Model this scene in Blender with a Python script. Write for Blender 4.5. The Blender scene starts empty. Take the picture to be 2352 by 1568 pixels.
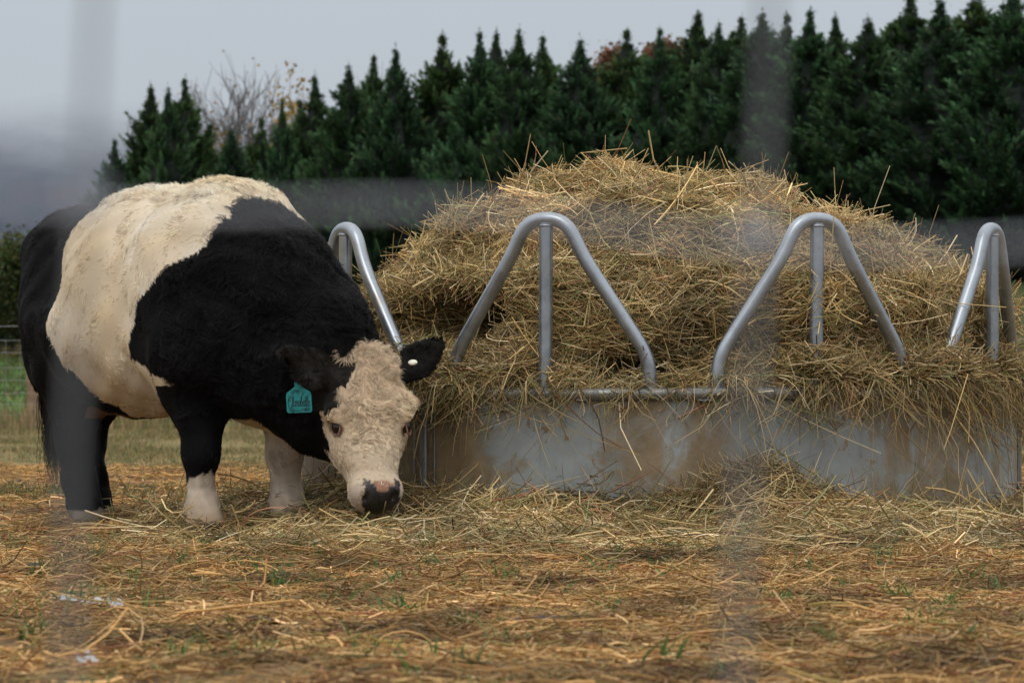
import bpy, math, random
import numpy as np
from mathutils import Vector, Matrix
rng = np.random.default_rng(11)
random.seed(5)
C = bpy.context.scene.collection
FPX = 6470.0            # focal length in pixels of the 2352-wide photograph
HOR = 885.0             # row of the horizon there
CAMZ = 0.5


# ------------------------------------------------------------------ helpers
def at(px, py, Y):
    return np.array([(px - 1176.0) / FPX * Y, Y, CAMZ + (HOR - py) / FPX * Y])


def tag(o, label=None, cat=None, group=None, kind=None):
    if label: o['label'] = label
    if cat: o['category'] = cat
    if group: o['group'] = group
    if kind: o['kind'] = kind
    return o


def empty(name, loc, label=None, cat=None, group=None, rz=0.0):
    o = bpy.data.objects.new(name, None)
    C.objects.link(o)
    o.location = loc
    o.rotation_euler.z = rz
    o.empty_display_size = 0.1
    return tag(o, label, cat, group)


def link(name, me, parent=None):
    o = bpy.data.objects.new(name, me)
    C.objects.link(o)
    if parent: o.parent = parent
    return o


def mesh(name, V, F, mats, col=None, smooth=True, mi=None):
    """F: list of int arrays (n,3) / (n,4)."""
    me = bpy.data.meshes.new(name)
    V = np.asarray(V, np.float32)
    if not isinstance(F, (list, tuple)): F = [F]
    F = [np.asarray(f, np.int32) for f in F if len(f)]
    me.vertices.add(len(V))
    me.vertices.foreach_set('co', V.ravel())
    nl = sum(f.size for f in F)
    npol = sum(len(f) for f in F)
    me.loops.add(nl)
    me.loops.foreach_set('vertex_index', np.concatenate([f.ravel() for f in F]))
    me.polygons.add(npol)
    sizes = np.concatenate([np.full(len(f), f.shape[1], np.int32) for f in F])
    starts = np.zeros(npol, np.int32)
    starts[1:] = np.cumsum(sizes)[:-1]
    me.polygons.foreach_set('loop_start', starts)
    me.polygons.foreach_set('use_smooth', np.full(npol, smooth))
    if mi is not None: me.polygons.foreach_set('material_index', np.asarray(mi, np.int32))
    for m in (mats if isinstance(mats, (list, tuple)) else [mats]): me.materials.append(m)
    if col is not None:
        a = me.color_attributes.new('col', 'FLOAT_COLOR', 'POINT')
        c = np.ones((len(V), 4), np.float32)
        c[:, :3] = col
        a.data.foreach_set('color', c.ravel())
    me.update(calc_edges=True)
    me.validate()
    return me


def obj(name, V, F, mats, parent=None, **k):
    return link(name, mesh(name, V, F, mats, **k), parent)


def norm(v):
    return v / np.maximum(np.linalg.norm(v, axis=-1, keepdims=True), 1e-9)


class Noise:
    """smooth pseudo noise about [-1,1]: a sum of sines in random directions"""
    def __init__(s, freq, seed, n=9, dim=3):
        r = np.random.default_rng(seed)
        k = r.normal(size=(n, dim))
        s.k = norm(k) * freq * 2 * math.pi * r.uniform(.5, 1.5, (n, 1))
        s.p = r.uniform(0, 6.28, n)
        s.n = n

    def __call__(s, P):
        return np.sin(P @ s.k.T + s.p).sum(-1) / math.sqrt(s.n / 2) * .7


def tubes(P, R, sides=3):
    """P (N,S,3) centre lines, R (N,S) or (N,1) radii -> verts, quads"""
    N, S, _ = P.shape
    R = np.broadcast_to(R, (N, S))
    T = np.gradient(P, axis=1)
    T = norm(T)
    up = norm(rng.normal(size=(N, 1, 3)))
    A = norm(np.cross(T, np.broadcast_to(up, P.shape)))
    B = np.cross(T, A)
    ang = np.arange(sides) * 2 * math.pi / sides
    V = P[:, :, None, :] + R[:, :, None, None] * (np.cos(ang)[None, None, :, None] * A[:, :, None, :] + np.sin(ang)[None, None, :, None] * B[:, :, None, :])
    idx = np.arange(N * S * sides).reshape(N, S, sides)
    nx = np.roll(idx, -1, axis=2)
    Q = np.stack([idx[:, :-1], nx[:, :-1], nx[:, 1:], idx[:, 1:]], -1).reshape(-1, 4)
    return V.reshape(-1, 3), Q


def ribbons(P, W, side=None):
    """flat blades: P (N,S,3), W (N,S) half widths"""
    N, S, _ = P.shape
    T = norm(np.gradient(P, axis=1))
    if side is None: side = norm(rng.normal(size=(N, 1, 3)))
    A = norm(np.cross(T, np.broadcast_to(side, P.shape)))
    W = np.broadcast_to(W, (N, S))[:, :, None]
    V = np.stack([P - A * W, P + A * W], 2)
    idx = np.arange(N * S * 2).reshape(N, S, 2)
    Q = np.stack([idx[:, :-1, 0], idx[:, :-1, 1], idx[:, 1:, 1], idx[:, 1:, 0]], -1).reshape(-1, 4)
    return V.reshape(-1, 3), Q


def pipe(P, r, sides=16, closed=False, caps=True):
    """one smooth pipe along the polyline P with a parallel-transported frame"""
    P = np.asarray(P, float)
    n = len(P)
    if closed: T = norm(np.roll(P, -1, 0) - np.roll(P, 1, 0))
    else: T = norm(np.gradient(P, axis=0))
    r = np.broadcast_to(r, n)
    a = np.cross(T[0], [0.3, 0.2, 0.9]); a /= np.linalg.norm(a)
    V = []
    for i in range(n):
        a = a - T[i] * (a @ T[i]); a /= np.linalg.norm(a)
        b = np.cross(T[i], a)
        for k in range(sides):
            t = 2 * math.pi * k / sides
            V.append(P[i] + r[i] * (math.cos(t) * a + math.sin(t) * b))
    F = []
    for i in range(n if closed else n - 1):
        j = (i + 1) % n
        for k in range(sides):
            l = (k + 1) % sides
            F.append((i * sides + k, i * sides + l, j * sides + l, j * sides + k))
    return np.array(V), np.array(F)


def join(parts):
    V, F, o = [], [], 0
    for v, f in parts:
        V.append(v); F.append(np.asarray(f) + o); o += len(v)
    return np.concatenate(V), np.concatenate(F)


def arc(pts, rad, n=8):
    """polyline with rounded corners"""
    pts = [np.array(p, float) for p in pts]
    out = [pts[0]]
    for i in range(1, len(pts) - 1):
        a, b, c = pts[i - 1], pts[i], pts[i + 1]
        r = rad[i - 1] if isinstance(rad, (list, tuple)) else rad
        p = b + (a - b) / np.linalg.norm(a - b) * r
        q = b + (c - b) / np.linalg.norm(c - b) * r
        for t in np.linspace(0, 1, n):
            out.append((1 - t) ** 2 * p + 2 * t * (1 - t) * b + t * t * q)
    out.append(pts[-1])
    return np.array(out)


# ------------------------------------------------------------------ materials
def mat(name):
    m = bpy.data.materials.new(name)
    m.use_nodes = True
    nt = m.node_tree
    nt.nodes.clear()
    out = nt.nodes.new('ShaderNodeOutputMaterial')
    b = nt.nodes.new('ShaderNodeBsdfPrincipled')
    nt.links.new(b.outputs[0], out.inputs[0])
    return m, nt, b, out


def plain(name, c, rough=.6, metal=0.0, spec=.5, nscale=0, namp=.15):
    m, nt, b, out = mat(name)
    b.inputs['Base Color'].default_value = (*c, 1)
    b.inputs['Roughness'].default_value = rough
    b.inputs['Metallic'].default_value = metal
    b.inputs['Specular IOR Level'].default_value = spec
    if nscale:
        tc = nt.nodes.new('ShaderNodeTexCoord')
        n = nt.nodes.new('ShaderNodeTexNoise')
        n.inputs['Scale'].default_value = nscale
        n.inputs['Detail'].default_value = 6
        nt.links.new(tc.outputs['Object'], n.inputs['Vector'])
        r = nt.nodes.new('ShaderNodeValToRGB')
        r.color_ramp.elements[0].position = .3
        r.color_ramp.elements[1].position = .7
        r.color_ramp.elements[0].color = (*[x * (1 - namp) for x in c], 1)
        r.color_ramp.elements[1].color = (*[x * (1 + namp) for x in c], 1)
        nt.links.new(n.outputs['Fac'], r.inputs[0])
        nt.links.new(r.outputs[0], b.inputs['Base Color'])
    return m


def attr_mat(name, rough=.6, spec=.3, mul=1.0, nscale=0, sheen=0, transl=0):
    m, nt, b, out = mat(name)
    a = nt.nodes.new('ShaderNodeAttribute')
    a.attribute_name = 'col'
    last = a.outputs['Color']
    if nscale:
        tc = nt.nodes.new('ShaderNodeTexCoord')
        n = nt.nodes.new('ShaderNodeTexNoise')
        n.inputs['Scale'].default_value = nscale
        n.inputs['Detail'].default_value = 5
        nt.links.new(tc.outputs['Object'], n.inputs['Vector'])
        mr = nt.nodes.new('ShaderNodeMapRange')
        mr.inputs['From Min'].default_value = .25; mr.inputs['From Max'].default_value = .75
        mr.inputs['To Min'].default_value = .45; mr.inputs['To Max'].default_value = 1.35
        nt.links.new(n.outputs['Fac'], mr.inputs['Value'])
        mx = nt.nodes.new('ShaderNodeVectorMath'); mx.operation = 'SCALE'
        nt.links.new(last, mx.inputs[0]); nt.links.new(mr.outputs[0], mx.inputs['Scale'])
        last = mx.outputs[0]
    if mul != 1:
        mx = nt.nodes.new('ShaderNodeVectorMath'); mx.operation = 'SCALE'
        mx.inputs['Scale'].default_value = mul
        nt.links.new(last, mx.inputs[0]); last = mx.outputs[0]
    nt.links.new(last, b.inputs['Base Color'])
    b.inputs['Roughness'].default_value = rough
    b.inputs['Specular IOR Level'].default_value = spec
    if transl:
        t = nt.nodes.new('ShaderNodeBsdfTranslucent')
        nt.links.new(last, t.inputs['Color'])
        ms = nt.nodes.new('ShaderNodeMixShader'); ms.inputs[0].default_value = transl
        nt.links.new(b.outputs[0], ms.inputs[1]); nt.links.new(t.outputs[0], ms.inputs[2])
        nt.links.new(ms.outputs[0], out.inputs[0])
    return m


def ramp(nt, fac, stops, interp='LINEAR'):
    r = nt.nodes.new('ShaderNodeValToRGB')
    r.color_ramp.interpolation = interp
    e = r.color_ramp.elements
    e[0].position, e[0].color = stops[0][0], (*stops[0][1], 1)
    e[1].position, e[1].color = stops[-1][0], (*stops[-1][1], 1)
    for p, c in stops[1:-1]:
        x = e.new(p); x.color = (*c, 1)
    nt.links.new(fac, r.inputs[0])
    return r.outputs[0]


def noise(nt, vec, scale, detail=6, rough=.55, dist=0):
    n = nt.nodes.new('ShaderNodeTexNoise')
    n.inputs['Scale'].default_value = scale
    n.inputs['Detail'].default_value = detail
    n.inputs['Roughness'].default_value = rough
    n.inputs['Distortion'].default_value = dist
    nt.links.new(vec, n.inputs['Vector'])
    return n.outputs['Fac']


def mix(nt, fac, a, b, mode='MIX'):
    m = nt.nodes.new('ShaderNodeMix'); m.data_type = 'RGBA'; m.blend_type = mode
    for s, v in ((0, fac), (6, a), (7, b)):
        if hasattr(v, 'is_linked') or hasattr(v, 'node'): nt.links.new(v, m.inputs[s])
        elif isinstance(v, (int, float)): m.inputs[s].default_value = v
        else: m.inputs[s].default_value = (*v, 1)
    return m.outputs[2]


def texco(nt, which='Object', scale=None):
    tc = nt.nodes.new('ShaderNodeTexCoord')
    if scale is None: return tc.outputs[which]
    mp = nt.nodes.new('ShaderNodeMapping')
    mp.inputs['Scale'].default_value = scale
    nt.links.new(tc.outputs[which], mp.inputs['Vector'])
    return mp.outputs[0]


def bump(nt, b, h, strength=.3, dist=.01):
    n = nt.nodes.new('ShaderNodeBump')
    n.inputs['Strength'].default_value = strength
    n.inputs['Distance'].default_value = dist
    nt.links.new(h, n.inputs['Height'])
    nt.links.new(n.outputs[0], b.inputs['Normal'])


M_STRAW = attr_mat('straw', .55, .35, transl=.15)
M_GRASS = attr_mat('grass_blade', .6, .25, transl=.2)
M_LEAF = attr_mat('foliage', .65, .2, transl=.12)
M_FUR = attr_mat('fur', .45, .16)
M_FURB = attr_mat('fur_base', .8, .1, mul=.8)

# ------------------------------------------------------------------ terrain
FC = np.array([.537, 10.45])      # feeder centre
FR = 1.30
FP = FR + .018          # sheet and rails; the hoops are welded to the inner side of the rail
T2, STEP, HALF = -.333, 2 * math.pi / 9, .2654
gn1, gn2 = Noise(.55, 1, dim=2), Noise(2.2, 2, dim=2)
gn3 = Noise(1.4, 3, dim=2)


def berm(X, Y):
    dx, dy = X - FC[0], Y - FC[1]
    r = np.hypot(dx, dy)
    th = np.arctan2(dx, -dy)
    b = np.interp(th, [-3.2, -1.5, -1.2, -.9, -.6, -.3, .05, .17, .3, .5, .75, .9, 1.2, 3.2],
                  [.03, .03, .04, .10, .095, .085, .08, .18, .12, .075, .055, .04, .04, .03])
    lump = 1 + .3 * gn3(np.stack([X, Y], -1))
    return b * np.exp(-(np.maximum(0, r - FR - .04) / .36) ** 2) * np.clip(lump, .4, 1.6) * (r > FR - .3)


def ground(X, Y):
    X = np.asarray(X, float); Y = np.asarray(Y, float)
    P = np.stack([X, Y], -1)
    z = .012 * gn1(P) * np.clip((18 - Y) / 6, .3, 1) + .006 * gn2(P)
    a = X / np.maximum(Y, 5)
    t = np.clip((a + .12) / .26, 0, 1)
    s = .026 + .085 * t * t * (3 - 2 * t)
    d = np.clip(Y - 34, 0, 66)
    z = z + s * (np.sqrt(d * d + 9) - 3)
    z = z - np.clip(Y - 110, 0, 400) * .006
    near = (Y < 16) & (np.abs(X - FC[0]) < 5)
    return z + np.where(near, berm(X, Y), 0)


def build_ground():
    xs = np.concatenate([-np.geomspace(700, 4.2, 40), np.arange(-4, 4.01, .05), np.geomspace(4.2, 700, 40)])
    ys = np.concatenate([[-30, -12, -5, -1, 1, 2.4], np.arange(3, 13.5, .05), np.geomspace(13.6, 1800, 110)])
    X, Y = np.meshgrid(xs, ys)
    Z = ground(X, Y)
    V = np.stack([X, Y, Z], -1).reshape(-1, 3)
    n, m = len(xs), len(ys)
    i = np.arange(n * m).reshape(m, n)
    F = np.stack([i[:-1, :-1], i[:-1, 1:], i[1:, 1:], i[1:, :-1]], -1).reshape(-1, 4)
    mt, nt, b, out = mat('ground_soil')
    co = texco(nt)
    st = texco(nt, 'Object', (1, .45, 1))
    soil = ramp(nt, noise(nt, co, 9, 8, .65), [(.3, (.07, .043, .022)), (.5, (.195, .127, .062)), (.68, (.32, .22, .108))])
    grass = ramp(nt, noise(nt, st, 3.2, 8, .7), [(.3, (.085, .08, .03)), (.46, (.15, .13, .05)), (.56, (.23, .17, .075)), (.68, (.33, .23, .105))])
    field = ramp(nt, noise(nt, co, .35, 6, .65), [(.3, (.045, .10, .02)), (.6, (.075, .15, .03)), (.75, (.13, .13, .05))])
    sx = nt.nodes.new('ShaderNodeSeparateXYZ'); nt.links.new(co, sx.inputs[0])

    def step(v, a, b_, w=0):
        mr = nt.nodes.new('ShaderNodeMapRange'); mr.interpolation_type = 'SMOOTHSTEP'
        mr.inputs['From Min'].default_value = a; mr.inputs['From Max'].default_value = b_
        if w:
            ad = nt.nodes.new('ShaderNodeMath'); ad.operation = 'MULTIPLY_ADD'
            nt.links.new(noise(nt, co, .5, 4), ad.inputs[0]); ad.inputs[1].default_value = w
            nt.links.new(v, ad.inputs[2]); v = ad.outputs[0]
        nt.links.new(v, mr.inputs['Value'])
        return mr.outputs[0]
    c = mix(nt, step(sx.outputs[1], 15.5, 20, 3), soil, grass)
    dull = ramp(nt, noise(nt, co, .5, 6, .65), [(.3, (.035, .05, .018)), (.6, (.055, .07, .025)), (.75, (.09, .085, .035))])
    field = mix(nt, step(sx.outputs[0], -2, 6), field, dull)
    c = mix(nt, step(sx.outputs[1], 33.5, 36, 2), c, field)
    nt.links.new(c, b.inputs['Base Color'])
    b.inputs['Roughness'].default_value = .9
    b.inputs['Specular IOR Level'].default_value = .1
    bump(nt, b, noise(nt, co, 30, 6, .7), .6, .02)
    o = obj('ground', V, F, mt)
    tag(o, kind='structure')


# ------------------------------------------------------------------ straw
STRAWPAL = np.array([[.52, .39, .19], [.40, .28, .115], [.27, .165, .06], [.25, .225, .085], [.165, .18, .07], [.28, .13, .07], [.62, .51, .31]])
W_HAY = [.25, .27, .15, .12, .06, .05, .10]
W_LITTER = [.20, .32, .25, .09, .03, .05, .06]


def palette(n, w, var=.22):
    i = rng.choice(len(STRAWPAL), n, p=np.array(w) / sum(w))
    return STRAWPAL[i] * (1 + var * rng.normal(size=(n, 1))).clip(.45, 1.6)


def strands(P0, D, L, R, col, S=5, bend=.5, droop=0.0, kink=.7):
    """bent stalks: P0 (N,3) middle, D (N,3) direction"""
    N = len(P0)
    D = norm(D)
    side = norm(np.cross(D, rng.normal(size=(N, 3))))
    s = np.linspace(-.5, .5, S)[None, :, None]
    L = L[:, None, None]
    P = P0[:, None] + D[:, None] * s * L + side[:, None] * (s * s - .08) * L * bend * rng.normal(size=(N, 1, 1))
    k = (rng.random((N, 1, 1)) < .4) * rng.normal(size=(N, 1, 1)) * kink
    P = P + np.cross(D, side)[:, None] * np.maximum(0, s - .1) * L * k
    P[:, :, 2] -= droop * (s[:, :, 0] + .5) ** 2 * L[:, :, 0]
    Rr = R[:, None] * np.linspace(1, .75, S)[None]
    V, Q = tubes(P, Rr)
    c = np.repeat(col, S * 3, axis=0)
    return V, Q, c


def merge(parts):
    V, F, Cc, o = [], [], [], 0
    for v, f, c in parts:
        V.append(v); F.append(f + o); Cc.append(np.broadcast_to(c, v.shape)); o += len(v)
    return np.concatenate(V), np.concatenate(F), np.concatenate(Cc)


def build_litter():
    parts = []

    def patch(n, xf, yf, Lr, rr, w, lift, zoff, dark=1.0, keep=None):
        y = yf(n); x = xf(n, y)
        if keep is not None:
            k = keep(x, y); x, y = x[k], y[k]
        r = np.hypot(x - FC[0], y - FC[1])
        k = r > FP + .012
        x, y = x[k], y[k]
        m = len(x)
        a = rng.uniform(0, 6.28, m)
        a = np.where(rng.random(m) < .5, a, rng.normal(0, .5, m))
        e = .05
        gx = (ground(x + e, y) - ground(x - e, y)) / (2 * e)
        gy = (ground(x, y + e) - ground(x, y - e)) / (2 * e)
        dz = gx * np.cos(a) + gy * np.sin(a) + rng.normal(0, lift, m)
        D = np.stack([np.cos(a), np.sin(a), dz], -1)
        z = ground(x, y) + np.abs(rng.normal(0, zoff, m)) + .003
        L = rng.uniform(*Lr, m) * rng.choice([.6, 1, 1.5], m, p=[.45, .42, .13])
        R = rng.uniform(*rr, m)
        col = palette(m, w) * dark
        blot = gn2(np.stack([x, y], -1) * .9)
        blot2 = gn1(np.stack([x, y], -1) * 2.3)
        col = col * (1 + .27 * blot + .30 * blot2).clip(.35, 1.45)[:, None]
        parts.append(strands(np.stack([x, y, z], -1), D, L, R, col))

    def wedge(n, y):        # a strip somewhat wider than the picture
        return rng.uniform(-1, 1, n) * (y * .21 + .35)

    def ynear(n): return np.sqrt(rng.uniform(3.6 ** 2, 13.5 ** 2, n))
    # flat trodden litter, short and brown
    patch(80000, wedge, lambda n: np.sqrt(rng.uniform(3.7 ** 2, 9.6 ** 2, n)), (.03, .10), (.0009, .0026), W_LITTER, .13, .011, np.array([1.05, .89, .73]), lambda x, y: rng.random(len(x)) < .78 + .55 * gn3(np.stack([x, y], -1) * 1.7))
    patch(2600, wedge, lambda n: np.sqrt(rng.uniform(3.7 ** 2, 9.0 ** 2, n)), (.08, .22), (.0012, .003), W_LITTER, .12, .014, np.array([1.4, 1.15, .95]))
    patch(22000, wedge, lambda n: rng.uniform(9.4, 17.5, n), (.04, .13), (.0015, .0034), W_LITTER, .10, .010, np.array([1.3, 1.05, .8]))
    # longer, greener hay round the feeder

    def nearfeeder(x, y):
        r = np.hypot(x - FC[0], y - FC[1]) - FR
        return rng.random(len(x)) < np.exp(-(np.maximum(r, 0) / .75) ** 2) * ((x > -1.25) | (y > 10))
    patch(90000, lambda n, y: rng.uniform(-1.7, 2.9, n), lambda n: rng.uniform(7.6, 10.4, n), (.07, .19), (.0010, .0025), W_HAY, .20, .024, 1.12, nearfeeder)
    patch(9000, lambda n, y: rng.uniform(-1.6, 2.8, n), lambda n: rng.uniform(8.0, 10.2, n), (.10, .24), (.0014, .0034), W_HAY, .42, .04, 1.25, nearfeeder)
    # loose clump heaped against the panel and stalks leaning on it
    th = rng.normal(.14, .09, 1500)
    r = FP + .025 + np.abs(rng.normal(0, .06, 1500))
    x, y = FC[0] + r * np.sin(th), FC[1] - r * np.cos(th)
    z = ground(x, y) + np.abs(rng.normal(0, .035, 1500))
    D = rng.normal(size=(1500, 3)) * [1, .5, .55]
    parts.append(strands(np.stack([x, y, z], -1), D, rng.uniform(.07, .2, 1500), rng.uniform(.0008, .002, 1500), palette(1500, W_HAY) * .8))
    n = 420
    th = rng.uniform(-1.25, 1.15, n)
    r = FP + .025 + np.abs(rng.normal(0, .05, n))
    x, y = FC[0] + r * np.sin(th), FC[1] - r * np.cos(th)
    L = rng.uniform(.08, .24, n)
    D = np.stack([rng.normal(0, .8, n), rng.normal(0, .25, n), rng.uniform(.2, 1, n)], -1)
    z = ground(x, y) + np.abs(norm(D)[:, 2]) * L * .42
    parts.append(strands(np.stack([x, y, z], -1), D, L, rng.uniform(.0007, .0018, n), palette(n, W_HAY), bend=.5))
    V, F, c = merge(parts)
    o = obj('straw_litter', V, F, M_STRAW, col=c)
    tag(o, 'trodden loose straw and hay scattered over the bare ground around the feeder', 'straw', kind='stuff')


def blades(x, y, h, w, col, lean=.5):
    n = len(x)
    z = ground(x, y)
    S = 4
    s = np.linspace(0, 1, S)[None, :, None]
    d = rng.normal(size=(n, 1, 3)) * lean; d[:, :, 2] = 0
    P = np.stack([x, y, z], -1)[:, None] + s * np.array([0, 0, 1.0]) * h[:, None, None] + s * s * d * h[:, None, None]
    W = w[:, None] * np.array([1, .85, .55, .06])[None]
    V, Q = ribbons(P, W, side=norm(np.stack([rng.normal(size=n), -np.abs(rng.normal(size=n)) - .3, np.zeros(n)], -1))[:, None])
    return V, Q, np.repeat(col, S * 2, 0)


def build_grass():
    parts = []
    GP = np.array([[.13, .135, .045], [.18, .165, .065], [.27, .21, .10], [.36, .26, .13], [.07, .11, .03]])

    def lot(n, y, xl, xr, h, w, p, lean=.5):
        x = rng.uniform(xl, xr, n) * y
        k = gn1(np.stack([x, y * .5], -1) * .9) + rng.normal(0, .5, n) > -.2
        x, y = x[k], y[k]
        m = len(x)
        i = rng.choice(5, m, p=p)
        col = GP[i] * rng.uniform(.6, 1.3, (m, 1))
        parts.append(blades(x, y, rng.uniform(*h, m), rng.uniform(*w, m), col, lean))
    # paddock grass behind the cow, thinning into straw
    lot(70000, np.sqrt(rng.uniform(16.3 ** 2, 31 ** 2, 70000)), -.24, .06, (.02, .05), (.002, .004), [.24, .26, .26, .18, .06])
    lot(9000, np.sqrt(rng.uniform(16.3 ** 2, 31 ** 2, 9000)), .06, .24, (.025, .065), (.003, .006), [.25, .3, .22, .13, .1])
    # tall dry grass along the fence line
    lot(9000, rng.normal(32.1, .35, 9000), -.22, .2, (.12, .38), (.003, .007), [.1, .15, .3, .4, .05], .25)
    # edge of green blades just past the trampled straw
    lot(5000, rng.normal(12.6, .5, 5000), -.21, -.03, (.02, .06), (.0015, .003), [.3, .2, .1, .05, .35])
    # field beyond the fence
    lot(26000, np.sqrt(rng.uniform(36 ** 2, 95 ** 2, 26000)), -.24, -.1, (.05, .14), (.008, .02), [.2, .1, .04, .02, .64])
    # green sprouts poking through the litter
    for i in range(150):
        yy = math.sqrt(random.uniform(4.1 ** 2, 8.9 ** 2)); xx = random.uniform(-.22, .22) * yy
        m = random.randint(3, 18)
        x = rng.normal(xx, .02, m); y = rng.normal(yy, .02, m)
        col = np.array([[.05, .13, .03]]) * rng.uniform(.7, 1.6, (m, 1)) + np.array([[0, .015, .02]]) * (random.random() < .4)
        parts.append(blades(x, y, rng.uniform(.022, .062, m), rng.uniform(.0014, .003, m), col, .5))
    V, F, c = merge(parts)
    o = obj('grass', V, F, M_GRASS, col=c)
    tag(o, 'short patchy olive green and dry yellow grass of the paddock behind the cow', 'grass', kind='stuff')


# ------------------------------------------------------------------ hay heap
PROF = np.array([(0, 1.20), (.2, 1.205), (.36, 1.21), (.47, 1.20), (.515, 1.17), (.51, 1.12), (.56, 1.095), (.68, 1.09), (.79, 1.075), (.90, 1.02), (1.0, .95), (1.09, .90), (1.17, .845), (1.205, .77), (1.20, .71), (1.185, .65), (1.21, .58), (1.245, .53), (1.27, .44)])
hn = [Noise(f, 40 + i) for i, f in enumerate((.9, 2.2, 5))]


def hay_point(u, th):
    """u in [0,1] along the profile, th angle (0 faces the camera)"""
    s = np.concatenate([[0], np.cumsum(np.linalg.norm(np.diff(PROF, axis=0), axis=1))]); s /= s[-1]
    r = np.interp(u, s, PROF[:, 0]); z = np.interp(u, s, PROF[:, 1])
    p = np.stack([r * np.sin(th), -r * np.cos(th), z], -1)
    d = hn[0](p) * .05 + hn[1](p) * .035 + hn[2](p) * .018
    wt = np.clip((u - .05) * 3, .25, 1) * np.clip((1.02 - u) * 6, .15, 1)
    r2 = r + d * wt * np.clip(r / .4, 0, 1)
    z2 = z + d * .5 * wt * (r > .01)
    # hollow eaten out of the heap, between the two left hoops
    hol = np.exp(-(((th + .74) / .20) ** 2)) * np.exp(-((z - .735) / .085) ** 2)
    hol2 = np.exp(-(((th + .12) / .10) ** 2)) * np.exp(-((z - .56) / .05) ** 2)
    r2 = r2 - hol * .55 - hol2 * .3
    # the shoulder towards the left and the long slope to the right
    z2 = z2 - .07 * np.exp(-((th - 1.25) / .5) ** 2) * np.exp(-((r - 1.0) / .3) ** 2)
    z2 = z2 + .055 * np.exp(-((p[:, 0] + .13) / .07) ** 2 - ((p[:, 1] + .1) / .3) ** 2)
    lean = np.clip(z - .9, 0, .5) * -.08
    r2 = np.minimum(r2, FR - .03 + 0 * r2)
    return np.stack([FC[0] + r2 * np.sin(th) + lean, FC[1] - r2 * np.cos(th), z2], -1), u


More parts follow.
